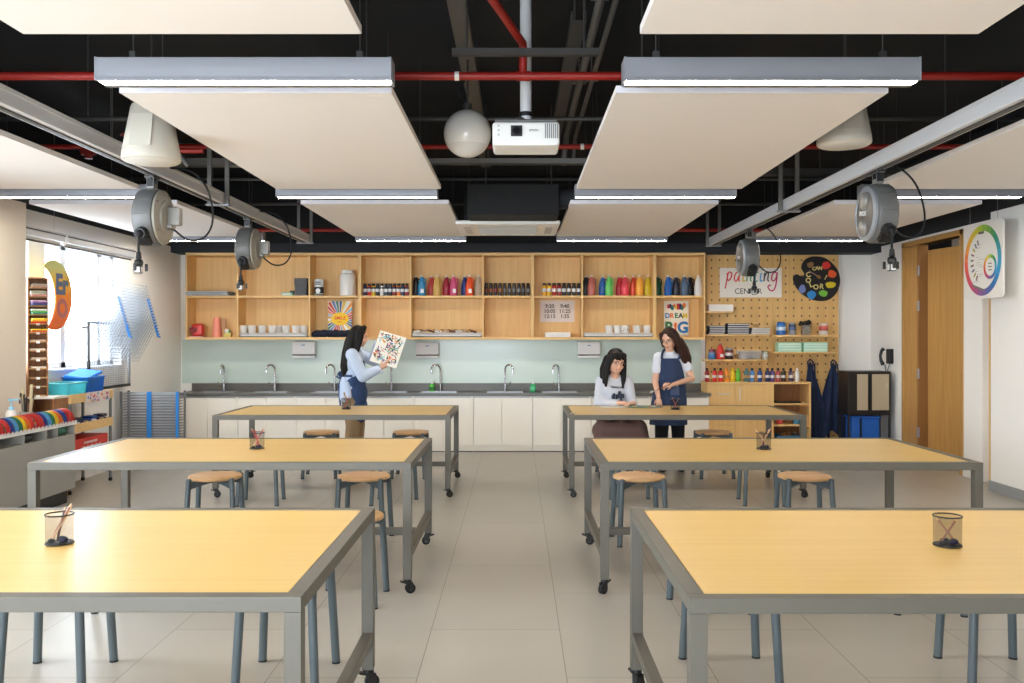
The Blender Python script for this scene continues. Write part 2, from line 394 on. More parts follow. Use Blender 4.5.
def make_stool():
    t = thing('stool', 'x', 'stool', (0, 0, 0), 0, 'round wooden stools around the work tables')
    q = MB(); q.lathe([(.0, .455), (.172, .455), (.186, .461), (.190, .470), (.186, .480), (.176, .485), (.0001, .486)], SEATW, 40, cap=False); q.build('seat', t)
    for sx in (-1, 1):
        for sy in (-1, 1):
            q = MB(); a = (sx * .150, sy * .150, .470); b = (sx * .172, sy * .172, .004)
            q.cyl(b, a, .019, STOOLLEG, seg=20); q.cyl((b[0], b[1], 0), (b[0], b[1], .008), .0195, RUBBER, seg=20)
            q.ball(a, (.019, .019, .008), STOOLLEG, 16); q.build('leg', t)
    q = MB()
    for rz in (PI / 4, -PI / 4):
        M = Matrix.Rotation(rz, 4, 'Z') @ Matrix.Translation((0, -.009, 0)) @ Matrix.Rotation(-PI / 2, 4, 'X') @ Matrix.Diagonal((1, -1, 1, 1))
        top = [(-.205, .452), (.205, .452)]; low = []
        for k in range(13):
            x = .205 - .41 * k / 12; low.append((x, .430 - .030 * (abs(x) / .205) ** 1.6))
        q.prism(top + low, .018, STOOLLEG, M)
    q.build('cross_brace', t)
    return t
stool0 = make_stool()
stools = [
    (-2.02, 3.97, .05, 'stool behind front left table, outer of its two by the windows'),
    (-1.01, 3.97, -.06, 'stool behind front left table, close to its aisle end'),
    (.95, 4.02, .03, 'stool behind front right table, close to its aisle end'),
    (2.13, 4.02, -.04, 'stool behind front right table, farther from the aisle'),
    (-2.13, 5.06, .10, 'stool mostly hidden on near side of middle left table, window end'),
    (-.945, 5.13, -.05, 'stool on near side of middle left table beside the aisle'),
    (1.07, 4.99, .16, 'stool on near side of middle right table, nearer the aisle'),
    (2.24, 5.0, -.10, 'stool on near side of middle right table, nearer the door'),
    (-2.21, 6.60, .10, 'stool under far side of middle left table, nearer the windows'),
    (-1.117, 6.60, -.04, 'stool under far side of middle left table, nearer the aisle'),
    (.895, 6.58, .06, 'stool under far side of middle right table, nearer the aisle'),
    (2.11, 6.60, -.03, 'stool under far side of middle right table, nearer the door'),
    (-2.30, 8.10, .08, 'stool on near side of far left table, nearer the windows'),
    (-1.10, 8.10, -.06, 'stool on near side of far left table, nearer the aisle'),
    (1.05, 8.10, .05, 'stool on near side of far right table, nearer the aisle'),
    (2.20, 8.10, -.08, 'stool on near side of far right table, nearer the door'),
    (-2.085, 9.62, .07, 'empty stool beside the standing person with the painting'),
    (-1.13, 9.62, -.05, 'empty stool behind far left table beside the aisle'),
    (1.06, 9.78, .0, 'stool carrying the seated person in the brown skirt'),
    (2.10, 9.62, .06, 'empty stool beside the standing person in the white tee'),
]
for i, (x, y, r, lab) in enumerate(stools):
    if i == 0:
        stool0.location = (x, y, 0); stool0.rotation_euler = (0, 0, r); stool0['label'] = lab
    else: again(stool0, lab, (x, y, 0), r)

# pencil cups
MESHB = clear('black_wire_mesh', (24, 22, 20), .30, .6)
RIMB = mat('black_wire', (24, 18, 15), .45)
def pencil(q, p0, p1, m, tip):
    p0, p1 = Vector(p0), Vector(p1); q.cyl(p0, p1, .0038, m, seg=6); e = p1 + (p1 - p0).normalized() * .014
    q.cyl(p1, e, .0038, tip, r1=.0006, seg=6)
TIPW = mat('pencil_tip_wood', (226, 184, 142), .6)
def cup(label, x, y, cols):
    t = thing('pencil_cup', label, 'pencil cup', (x, y, HT), random.uniform(0, 1), 'wire mesh pencil cups on the tables')
    q = MB(); q.lathe([(.046, .002), (.047, .104)], MESHB, 32, cap=False); q.build('mesh_wall', t)
    q = MB(); q.tube([(.0475 * math.cos(a), .0475 * math.sin(a), .104) for a in [2 * PI * k / 32 for k in range(32)]], .0028, RIMB, 8, closed=True); q.build('rim', t)
    q = MB(); q.tube([(.046 * math.cos(a), .046 * math.sin(a), .0028) for a in [2 * PI * k / 32 for k in range(32)]], .0026, RIMB, 8, closed=True); q.lathe([(.0001, .001), (.045, .001), (.045, .004), (.0001, .004)], RIMB, 32, cap=False); q.build('base', t)
    q = MB(); q.ball((.018, -.008, .015), (.016, .013, .011), mat('navy_eraser', (28, 30, 60), .6)); q.ball((-.022, -.015, .012), (.012, .010, .008), BLACK); q.ball((.0, .022, .013), (.016, .010, .009), mat('dark_eraser', (36, 34, 38), .6)); tag(q.build('erasers'), 'dark erasers lying inside the ' + label, 'erasers', 'erasers lying in the pencil cups').location = (x, y, HT)
    for k, (c, a, r, tilt, zl) in enumerate(cols):
        q = MB(); b = Vector((-math.cos(a) * .028 * r, -math.sin(a) * .028 * r, .010)); e = Vector((math.cos(a) * .036 * tilt, math.sin(a) * .036 * tilt, zl))
        pencil(q, b, e, c, TIPW)
        o = q.build('pencil'); o.location = (x, y, HT)
        nm = 'red' if c.name.startswith('red') else 'brown' if c.name.startswith('brown') else 'pale wood' if c.name.startswith('pale') else 'dark'
        tag(o, '%s pencil, %s in the %s' % (nm, ['first', 'second', 'third', 'fourth'][k], label), 'pencil', 'pencils standing in the mesh cups')
PR = mat('red_pencil', (196, 72, 66), .4); PB = mat('brown_pencil', (150, 104, 84), .4); PW = mat('pale_pencil', (222, 176, 136), .5); PD = mat('dark_pencil', (70, 50, 46), .4)
cup('pencil cup on front left table', -1.62, 3.19, [(PB, .3, 1, .9, .128), (PD, 1.0, .3, .5, .115), (PW, .5, .9, .95, .122)])
cup('pencil cup on front right table', 1.513, 3.16, [(PB, .2, 1, .85, .085), (PB, 2.9, 1, .85, .088)])
cup('pencil cup on middle left table', -1.695, 5.88, [(PR, 2.8, .9, 1, .118), (PR, .3, 1, 1, .120), (PW, .5, 1, 1.15, .125), (PR, 2.2, .7, .8, .11)])
cup('pencil cup on middle right table', 1.61, 5.86, [(PW, 2.9, 1, 1.3, .125), (PW, .25, 1, 1.2, .122), (PB, .45, 1, 1.05, .115), (PD, 1.2, .6, .7, .1)])
cup('pencil cup on far left table', -1.71, 9.04, [(PR, .6, .9, .9, .125), (PB, 1.7, .9, .9, .12), (PD, 2.6, .9, .9, .12)])
cup('pencil cup on far right table', 1.585, 8.98, [(PB, .3, .9, .8, .1), (PR, 2.4, .9, .9, .11)])
# ============================================================= ceiling
LEDM = emit('led_diffuser', (255, 246, 232), LED_STRENGTH)
def make_light():
    t = thing('linear_light', 'x', 'ceiling light', (0, 0, 0), 0, 'linear lights hung between the ceiling panels')
    W, D, H = 1.29, .115, .095
    q = MB(); q.box((0, 0, H / 2 + .004), (W, D, H), ALU, bev=.004)
    for s in (-1, 1): q.box((0, s * (D / 2 - .006), .004), (W, .012, .012), ALU)
    q.build('housing', t)
    q = MB(); q.box((0, -.016, .002), (W - .02, .056, .008), LEDM); q.build('diffuser', t)
    q = MB(); q.box((0, .032, .000), (W - .02, .040, .010), mat('lamp_lower_lip', (120, 114, 108), .5)); q.build('lower_lip', t)
    for s in (-1, 1):
        q = MB(); q.box((s * (W / 2 - .003), 0, H / 2 + .004), (.008, D + .004, H + .004), ALU, bev=.002); q.build('end_cap', t)
        q = MB(); q.cyl((s * .5, 0, H), (s * .5, 0, ZC - 2.615), .003, DARKSTEEL, seg=6); q.box((s * .5, 0, H + .02), (.03, .03, .05), DARKSTEEL, bev=.004); q.build('hanger_wire', t)
    return t
light0 = make_light(); first = True
colx = {'inner left': -1.235, 'inner right': 1.115, 'outer left': -3.60, 'outer right': 3.41}
rowy = {'nearest row in view': 3.97, 'middle row': 7.25, 'row closest to the back wall': 10.55, 'row above the camera': .62}
for rn, y in rowy.items():
    for cn, x in colx.items():
        lab = 'linear ceiling light in the %s, %s column' % (rn, cn)
        x += {'inner left': {'nearest row in view': .045, 'middle row': -.045}}.get(cn, {}).get(rn, 0)
        if first: light0.location = (x, y, 2.615); light0['label'] = lab; first = False
        else: again(light0, lab, (x, y, 2.615))
def make_panel(D):
    t = thing('ceiling_panel', 'x', 'ceiling panel', (0, 0, 0), 0, 'cream acoustic panels hung under the black ceiling')
    q = MB(); q.box((0, 0, .0175), (1.29, D, .035), PANELW, bev=.003); q.build('board', t)
    q = MB(); q.box((0, -D / 2 - .001, .0175), (1.288, .004, .034), mat('pale_lilac_edge', (222, 219, 226), .7)); q.build('daylit_edge', t)  # pale lilac front strip: daylight on the board edge, painted in
    for sx in (-1, 1):
        for sy in (-1, 1):
            q = MB(); q.cyl((sx * .5, sy * (D / 2 - .15), .035), (sx * .5, sy * (D / 2 - .15), ZC - 2.65), .0025, DARKSTEEL, seg=6); q.cyl((sx * .5, sy * (D / 2 - .15), .035), (sx * .5, sy * (D / 2 - .15), .05), .02, DARKSTEEL, seg=12); q.build('hanger_wire', t)
    return t
pan = {}
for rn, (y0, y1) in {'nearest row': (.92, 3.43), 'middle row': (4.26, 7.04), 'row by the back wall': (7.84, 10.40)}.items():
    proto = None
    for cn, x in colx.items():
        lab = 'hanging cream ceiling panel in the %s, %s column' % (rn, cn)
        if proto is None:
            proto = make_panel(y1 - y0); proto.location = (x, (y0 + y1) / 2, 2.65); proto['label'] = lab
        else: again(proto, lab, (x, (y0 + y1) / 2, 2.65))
# aluminium trunking rails
def rail(x, y1, label, struts):
    t = thing('power_rail', label, 'ceiling rail', (x, 0, 2.62), 0, 'aluminium rails carrying the cord reels')
    y0 = -1.2; L = y1 - y0; yc = (y0 + y1) / 2
    q = MB(); q.box((0, yc, .06), (.09, L, .10), RAILM, bev=.005)
    for s in (-1, 1): q.box((s * .047, yc, .095), (.006, L, .022), RAILM); q.box((s * .047, yc, .022), (.006, L, .018), RAILM)
    q.build('channel', t)
    q = MB(); q.box((0, yc, .006), (.035, L - .1, .010), DARKSTEEL); q.build('slot', t)
    for (y, dx) in struts:
        for s in (-1, 1):
            q = MB(); q.box((s * .075, y, (ZC - 2.62 + .0) / 2), (.035, .03, ZC - 2.62), GALV, bev=.003); q.build('strut', t)
        q = MB(); q.box((0, y, .0), (.20, .06, .014), ALU, bev=.003); q.build('saddle', t)
    q = MB(); q.box((0, y1, .06), (.094, .012, .104), STEEL, bev=.003); q.build('end_plate', t)
rail(-2.55, 11.0, 'power rail on the window side carrying two cord reels', [(1.0, 0), (7.7, 0), (10.85, 0)])
rail(2.45, 11.35, 'power rail on the door side carrying two cord reels', [(1.2, 0), (8.1, 0), (11.2, 0)])
# retractable cord reels
RG = mat('reel_grey', (102, 102, 101), .4); RD = mat('reel_dark_face', (96, 92, 88), .4); RB_ = mat('reel_beige_back', (150, 144, 132), .45); RR = mat('reel_rim', (158, 164, 170), .35, .3); RL = mat('reel_light_boss', (142, 139, 134), .35, .2)
def reel(label, x, y, face_sign):
    t = thing('cord_reel', label, 'cord reel', (x, y, 2.328), 0, 'retractable cord reels hanging from the rails')
    s = face_sign; R = .20; w = .075
    AX = Matrix.Rotation(PI / 2, 4, 'Y')
    q = MB()
    q.lathe([(.10, -w), (R - .03, -w), (R - .008, -w + .012), (R, -w + .03), (R, w - .03), (R - .008, w - .012), (R - .03, w), (.10, w)], RG, 48, AX)
    for k in range(5):
        a = PI * (.62 + .19 * k); q.box((0, math.cos(a) * (R + .001), -math.sin(a) * (R + .001) * -1), (w * 1.3, .006, .006), RD, rot=(a, 0, 0))
    q.build('drum', t)
    q = MB(); AF = Matrix.Translation((s * w, 0, 0)) @ Matrix.Rotation(PI / 2 * s, 4, 'Y')
    if s < 0: q.lathe([(.185, -.004, RR), (.185, .012, RR), (.160, .020, RR), (.150, .012, RD), (.149, .014, RD), (.10, .024, RD), (.0001, .028, RD)], RD, 40, AF, cap=False)
    else: q.lathe([(.190, -.004, RB_), (.188, .010, RB_), (.150, .022, RB_), (.118, .022, RB_), (.114, .034, RL), (.085, .038, RL), (.080, .030, RB_), (.0001, .034, RB_)], RB_, 40, AF, cap=False)
    q.build('face_plate', t)
    if s > 0:
        q = MB(); q.box((w + .075, .02, .01), (.09, .075, .13), RL, bev=.012); q.box((w + .045, .02, -.06), (.05, .085, .03), RL, bev=.006); q.build('junction_box', t)
        q = MB()
        for k in range(5): q.cyl((w + .010, .165 * math.cos(k * 1.257), .165 * math.sin(k * 1.257)), (w + .020, .165 * math.cos(k * 1.257), .165 * math.sin(k * 1.257)), .008, RD, seg=10)
        q.build('screw', t)
    for (yy, zz, rr) in ((-.01, .085, .062), (.01, -.095, .058)) if s < 0 else ():
        q = MB(); MM = Matrix.Translation((s * (w + .012), yy, zz)) @ Matrix.Rotation(PI / 2 * s, 4, 'Y')
        q.lathe([(rr, 0), (rr, .014), (rr * .8, .03), (.0001, .036)], RL, 24, MM, cap=False); q.build('boss', t)
    if s < 0: q = MB(); q.text('INOX', .045, WHITE, Matrix.Translation((s * (w + .0285), 0, .0)) @ Matrix.Rotation(PI / 2 * s, 4, 'Z') @ FRONT @ Matrix.Rotation(-.12, 4, 'Z'), offset=.001); q.build('brand_mark', t)
    # hanger bracket
    q = MB(); q.box((0, 0, .218), (.05, .075, .035), RL, bev=.004)
    for yy in (-.035, .035): q.box((0, yy, .250), (.05, .008, .075), BLACK, bev=.002)
    q.cyl((0, -.05, .27), (0, .05, .27), .011, BLACK); q.box((0, 0, .282), (.06, .12, .018), BLACK, bev=.002); q.build('hanger_bracket', t)
    # cable outlet, low on the near side
    q = MB(); q.cyl((0, -.155, -.12), (0, -.215, -.135), .045, BLACK, r1=.038, seg=20); q.ball((0, -.215, -.135), .026, RUBBER); q.box((0, -.12, -.165), (.085, .08, .05), BLACK, rot=(-.75, 0, 0), bev=.01); q.build('cable_outlet', t)
    q = MB(); q.tube([(0, -.218, -.135), (0, -.226, -.17), (0, -.226, -.22), (0, -.226, -.26)], .0085, RUBBER, 8); q.build('drop_cable', t)
    q = MB(); z = -.26
    q.cyl((0, -.226, z), (0, -.226, z - .045), .014, BLACK, r1=.02, seg=12); q.ball((0, -.226, z - .075), (.030, .030, .032), BLACK, 14)
    q.box((.0, -.226, z - .12), (.045, .045, .05), WHITE, bev=.006)
    for a in (.4, 2.5, 4.6): q.box((math.cos(a) * .048, -.226 + math.sin(a) * .048, z - .105), (.018, .018, .05), BLACK, bev=.005)
    q.build('socket', t)
    # supply cable looping from the drum's far face up to the rail
    q = MB(); o = -1 * s if s < 0 else 1
    o = 1
    pts = []
    ctrl = [(.075, .05, -.02), (.13, .07, -.08), (.22, .09, -.145), (.32, .11, -.13), (.375, .13, -.03), (.365, .15, .12), (.31, .17, .26), (.20, .19, .36), (.05, .2, .385)]
    for k in range(len(ctrl) - 1):
        p0 = Vector(ctrl[max(k - 1, 0)]); p1 = Vector(ctrl[k]); p2 = Vector(ctrl[k + 1]); p3 = Vector(ctrl[min(k + 2, len(ctrl) - 1)])
        for j in range(5):
            u = j / 5; pts.append(.5 * ((2 * p1) + (p2 - p0) * u + (2 * p0 - 5 * p1 + 4 * p2 - p3) * u * u + (3 * p1 - p0 - 3 * p2 + p3) * u ** 3))
    pts.append(Vector(ctrl[-1])); q.tube(pts, .007, RUBBER, 8); q.build('supply_cable', t)
    return t
reel('cord reel on the window side rail, nearer the camera', -2.55, 6.30, 1)
reel('cord reel on the window side rail, nearer the shelves', -2.55, 8.55, 1)
reel('cord reel on the door side rail, nearer the camera', 2.45, 6.10, -1)
reel('cord reel on the door side rail, in front of the painting sign', 2.45, 9.50, -1)
# tapered pendant loudspeakers
SPK = mat('cream_speaker_plastic', (192, 185, 171), .5); GRL = mat('speaker_grille', (206, 202, 194), .7)
def speaker(label, x, y, z):
    t = thing('pendant_speaker', label, 'speaker', (x, y, z), 0, 'tapered pendant speakers beside the panels')
    q = MB(); q.lathe([(.150, 0), (.160, .006), (.163, .02), (.160, .05), (.112, .31), (.104, .325), (.03, .33)], SPK, 40); q.build('shell', t)
    q = MB(); q.lathe([(.0001, -.004), (.142, -.004), (.150, .001)], GRL, 40, cap=False); q.build('grille', t)
    q = MB(); q.box((0, -.142, .16), (.12, .004, .19), SPK, rot=(-.185, 0, 0), bev=.001); q.build('badge_panel', t)
    q = MB(); q.cyl((0, 0, .32), (0, 0, ZC - z), .004, DARKSTEEL, seg=6); q.cyl((0, 0, .33), (0, 0, .36), .02, DARKSTEEL, seg=10); q.build('hanger_wire', t)
speaker('cone shaped white speaker hanging beside the window side reel rail', -2.11, 5.2, 2.505)
speaker('cone shaped white speaker half hidden above the right hand panel', 2.02, 5.55, 2.675)
# ball fixture
t = thing('ball_speaker', 'glossy white ball hanging beside the projector', 'ball fixture', (-.33, 6.05, 2.86))
q = MB(); q.lathe([(.0001, -.155)] + [(.16 * math.sin(PI * k / 24), -.16 * math.cos(PI * k / 24)) for k in range(8, 24)] + [(.0001, .16)], mat('white_gloss_shell', (228, 224, 216), .12), 40, cap=False); q.build('globe', t)
q = MB(); q.lathe([(.16 * math.sin(PI * k / 24) * 1.002, -.16 * math.cos(PI * k / 24) * 1.002) for k in range(1, 9)], mat('perforated_white', (206, 202, 196), .6), 40); q.build('grille_cap', t)
q = MB(); q.cyl((0, 0, .155), (0, 0, .20), .03, DARKSTEEL); q.cyl((0, 0, .2), (0, 0, ZC - 2.86), .008, DARKSTEEL, seg=8); q.tube([(.0, .0, .2), (-.05, 0, .24), (-.06, 0, .30), (-.02, 0, .36)], .01, RUBBER); q.build('hanger', t)
# projector
t = thing('projector', 'white projector on a silver ceiling pole', 'projector', (.055, 5.2, 2.60))
q = MB(); q.box((0, .14, .07), (.39, .28, .14), WHITE, bev=.018); q.build('body', t)
q = MB(); q.box((-.055, -.002, .085), (.066, .012, .062), BLACK, bev=.003); q.cyl((-.055, -.012, .085), (-.055, .0, .085), .026, mat('lens_ring', (60, 58, 52), .2, .5), seg=24); q.cyl((-.055, -.014, .085), (-.055, -.01, .085), .018, mat('lens_glass', (20, 22, 26), .05), seg=24); q.build('lens', t)
q = MB()
for k in range(7): q.box((.112 + k * .0115, -.001, .085), (.0055, .006, .085), mat('vent_grey', (120, 120, 122), .5))
q.build('vent', t)
q = MB(); q.text('EPSON', .018, mat('print_grey', (90, 92, 96), .5), face(.045, -.0008, .088)); q.build('logo', t)
q = MB()
for k in range(3): q.cyl((-.158, -.002, .115 - k * .026), (-.158, .004, .115 - k * .026), .007, mat('button_grey', (190, 190, 188), .5), seg=12)
q.build('sensor', t)
q = MB(); q.box((0, .14, .152), (.36, .22, .012), GALV, bev=.002); q.cyl((-.03, .14, .155), (.0, .14, .185), .05, GALV, r1=.03); q.cyl((0, .14, .18), (0, .14, ZC - 2.6), .034, RAILM, seg=24); q.cyl((0, .14, .2), (0, .14, .225), .042, BLACK, seg=24); q.build('ceiling_pole', t)
# sprinkler pipes
def tagpipe(q, label, name='sprinkler_pipe', cat='pipe', grp='red sprinkler pipes under the black ceiling'): return tag(q.build(name), label, cat, grp)
q = MB(); q.cyl((-4.5, 5.1, 2.973), (4.55, 5.1, 2.973), .023, REDPIPE, seg=14); q.tube([(.037, 5.1, 2.973), (.037, 5.1, 3.12), (.034, 5.08, 3.155), (.01, 5.0, 3.16), (-.15, 4.3, 3.16), (-.75, 1.7, 3.16)], .023, REDPIPE, 12)
q.cyl((.0, 5.1, 2.973), (.075, 5.1, 2.973), .028, REDPIPE, seg=14); q.cyl((-.35, 5.1, 2.973), (-.325, 5.1, 2.973), .026, WHITE, seg=14)
tagpipe(q, 'red sprinkler main crossing above the projector with a branch towards the camera')
q = MB(); q.cyl((-4.5, 7.75, 3.13), (4.7, 7.75, 3.13), .022, REDPIPE, seg=14); q.cyl((-1.6, 7.75, 3.13), (-1.6, 7.75, 3.3), .018, REDPIPE); q.cyl((.55, 7.75, 3.13), (.58, 7.75, 3.13), .026, WHITE, seg=12)
tagpipe(q, 'red sprinkler pipe passing just behind the white ball')
q = MB(); q.cyl((-4.5, 11.3, 2.83), (4.7, 11.3, 2.83), .022, REDPIPE, seg=14); tagpipe(q, 'red sprinkler pipe running along the back bulkhead')
t = thing('valve_set', 'red valves and couplings on the pipe by the window rail', 'valve', (-3.0, 6.9, 2.92))
q = MB(); q.cyl((-.3, 0, 0), (.6, 0, 0), .02, REDPIPE, seg=12); q.build('pipe_run', t)
for k, xx in enumerate((-.28, .02, .3)):
    q = MB(); q.cyl((xx, 0, -.06), (xx, 0, .12), .028, REDPIPE, seg=12); q.cyl((xx - .05, 0, 0), (xx + .05, 0, 0), .035, REDPIPE, seg=12); q.tube([(xx + .05 * math.cos(a), .05 * math.sin(a), .12) for a in [2 * PI * j / 16 for j in range(16)]], .007, REDPIPE, 6, closed=True); q.build('valve', t)
q = MB(); q.cyl((.45, .1, -.1), (.15, .1, .28), .018, GALV); q.cyl((-.15, .1, 0), (-.15, .1, ZC - 2.92), .01, GALV); q.build('bracket', t)
# cable trays and steel sections
def tray(label, x0, x1, y0, y1, z, h=.06, m=DARKSTEEL, hang=True):
    t = thing('cable_tray', label, 'cable tray', ((x0 + x1) / 2, (y0 + y1) / 2, z), 0, 'steel trays and sections under the ceiling'); w, L = x1 - x0, y1 - y0
    q = MB(); q.box((0, 0, 0), (w, L, .008), m)
    if w < L:
        for s in (-1, 1): q.box((s * w / 2, 0, h / 2), (.008, L, h), m)
    else:
        for s in (-1, 1): q.box((0, s * L / 2, h / 2), (w, .008, h), m)
    q.build('tray_channel', t)
    if hang:
        for s in (-.4, .4):
            q = MB(); a = (0, s * L) if w < L else (s * w, 0); q.cyl((a[0], a[1], 0), (a[0], a[1], ZC - z), .008, m, seg=6); q.build('drop_rod', t)
tray('grey cable tray running lengthwise above the white ball', -.385, -.285, -.5, 9.9, 3.36, m=mat('dull_tray_steel', (96, 90, 84), .6))
tray('grey cable tray running lengthwise above the projector side', .32, .40, 5.2, 9.0, 3.32, m=DARKSTEEL)
tray('crosswise steel section above the projector', -.36, .46, 5.0, 5.05, 3.07, h=.03, m=DARKSTEEL)
tray('crosswise cable tray behind the projector', -1.4, 1.7, 7.95, 8.05, 3.03, h=.04, m=GALV)
tray('crosswise cable tray over the window side rail', -3.6, -1.4, 8.3, 8.42, 3.08, m=GALV)
tray('crosswise cable tray over the door side rail', 1.5, 3.9, 8.9, 9.02, 3.10, m=DARKSTEEL)
for (x, y0, y1, z, r, lab) in ((.46, 0, 8.3, 3.34, .026, 'conduit beside the projector tray, fatter of the pair'), (.55, 0, 8.4, 3.36, .018, 'conduit beside the projector tray, thinner of the pair')):
    q = MB(); q.cyl((x, y0, z), (x, y1, z), r, GALV, seg=12); q.tube([(x, y1, z), (x, y1 + .08, z - .04), (x - .02, y1 + .1, z - .25)], r, GALV, 12)
    for yy in (1.5, 3.5, 4.95, 6.6): q.box((x, yy, z + .03), (.10, .04, .04), GALV); q.cyl((x, yy, z), (x, yy, ZC), .006, GALV, seg=6)
    tag(q.build('conduit'), 'grey ' + lab, 'conduit', 'conduits under the black ceiling')
for (y, z, x0, x1, lab) in ((6.3, 3.02, -4.4, 4.7, 'dark conduit crossing just under the red main'), (8.9, 3.05, -4.4, 4.7, 'dark conduit crossing behind the white ball'), (10.1, 2.98, -4.4, 4.7, 'dark conduit crossing over the air conditioner')):
    q = MB(); q.cyl((x0, y, z), (x1, y, z), .016, DARKSTEEL, seg=10)
    for xx in (-3, -.9, 1, 3): q.cyl((xx, y, z), (xx, y, ZC), .006, DARKSTEEL, seg=6)
    tag(q.build('conduit'), lab, 'conduit', 'conduits under the black ceiling')
# ceiling cassette air conditioner with black duct box above
t = thing('air_conditioner', 'white ceiling cassette air conditioner between the far panels', 'air conditioner', (-.085, 9.25, 2.585))
q = MB(); q.box((0, 0, .02), (1.02, 1.02, .04), WHITE, bev=.015); q.build('fascia', t)
q = MB(); VG = mat('ac_grille', (150, 148, 142), .6); q.box((0, 0, -.002), (.58, .58, .006), VG)
for k in range(11): q.box((0, -.27 + k * .054, -.006), (.58, .008, .008), mat('ac_slat', (178, 174, 166), .6))
q.build('intake_grille', t)
for (x, y, w, d) in ((0, -.41, .6, .07), (0, .41, .6, .07), (-.41, 0, .07, .6), (.41, 0, .07, .6)):
    q = MB(); q.box((x, y, -.001), (w, d, .006), mat('ac_vane', (196, 194, 188), .5), bev=.002); q.build('vane', t)
q = MB(); q.box((0, 0, .17), (.86, .86, .26), BLACKP, bev=.01); q.build('casing', t)
for s in (-1, 1):
    q = MB(); q.cyl((s * .4, 0, .3), (s * .4, 0, ZC - 2.6), .006, DARKSTEEL, seg=6); q.build('drop_rod', t)
t = thing('duct_box', 'black ventilation duct hanging in front of the air conditioner', 'duct', (.02, 8.25, 2.62))
q = MB(); q.box((-.05, 0, .10), (.82, .44, .28), BLACKP, bev=.01); q.build('box', t)
q = MB(); q.cyl((.34, -.05, .12), (.55, -.05, .13), .09, DARKP, seg=20); q.box((.60, -.05, .13), (.16, .24, .16), DARKSTEEL, bev=.01); q.build('spigot', t)
q = MB(); q.cyl((-.3, 0, .24), (-.3, 0, ZC - 2.62), .008, DARKSTEEL, seg=6); q.build('drop_rod', t); q = MB(); q.cyl((.3, 0, .28), (.3, 0, ZC - 2.62), .008, DARKSTEEL, seg=6); q.build('drop_rod', t)
# ============================================================= sink counter
CABW = mat('cream_cabinet_laminate', (248, 241, 229), .45)
COUNTER = mat('dark_grey_stone', (98, 94, 88), .32, noise=.12, nscale=30)
CYF = 11.62
cx0, cx1 = -4.36, 2.49; cw = (cx1 - cx0) / 9
def make_cabinet():
    t = thing('base_cabinet', 'x', 'cabinet', (0, 0, 0), 0, 'cream base cabinets under the sink counter')
    D = YB - CYF - .03
    q = MB(); q.span(-cw / 2 + .002, cw / 2 - .002, .02, D, .085, .718, CABW); q.span(-cw / 2 + .002, cw / 2 - .002, .03, D, .0, .085, CABW); q.build('body', t, smooth=0)
    q = MB(); q.span(cw / 2 - .030, cw / 2 - .003, .003, .02, .09, .715, CABW); q.build('filler_strip', t)
    w = (cw - .034) / 2
    for k in (0, 1):
        x = -cw / 2 + .003 + k * (w + .003)
        q = MB(); q.span(x, x + w - .003, 0, .019, .09, .700, CABW, .002); q.span(x, x + w - .003, -.002, .019, .704, .715, STEEL, .001); q.build('door', t)
    q = MB(); q.span(-cw / 2 + .002, cw / 2 - .002, .022, .030, .0, .012, DARKSTEEL); q.build('plinth_seal', t, smooth=0)
    return t
cab0 = make_cabinet()
desc = ['at the window end of the counter', 'second from the window end', 'third from the window end, beside the standing painter', 'behind the person holding the painting', 'just right of the person holding the painting',
        'below the tap at the head of the aisle', 'just left of the seated person', 'behind the two people painting', 'next to the oak store cabinet']
for k in range(9):
    lab = 'cream two door base cabinet ' + desc[k]; loc = (cx0 + cw * (k + .5), CYF, 0)
    if k == 0: cab0.location = loc; cab0['label'] = lab
    else: again(cab0, lab, loc)
taps = [(223, 0), (274, 2.5), (334, 2.4), (391, 2.2), (440, 2.2), (505, .7), (559, 2.5), (612, 2.3)]
tapx = [U(u, 12.02) for u, a in taps]
q = MB(); zt, zb = .762, .722; sink = []
for x in tapx: sink.append((x - .24, x + .24))
xs = cx0 - .03; y0s, y1s = 11.70, 11.96
for (a, b_) in sink:
    q.span(xs, a, CYF - .02, YB - .004, zb, zt, COUNTER); q.span(a, b_, CYF - .02, y0s, zb, zt, COUNTER); q.span(a, b_, y1s, YB - .004, zb, zt, COUNTER); xs = b_
q.span(xs, cx1 + .02, CYF - .02, YB - .004, zb, zt, COUNTER)
tag(q.build('worktop', smooth=0), 'long dark grey stone worktop with sink cut outs', 'worktop')
q = MB(); q.span(cx0 - .03, cx1 + .02, YB - .034, YB - .013, zt, zt + .10, COUNTER); tag(q.build('backsplash', smooth=0), 'low dark stone upstand behind the row of taps', 'backsplash')
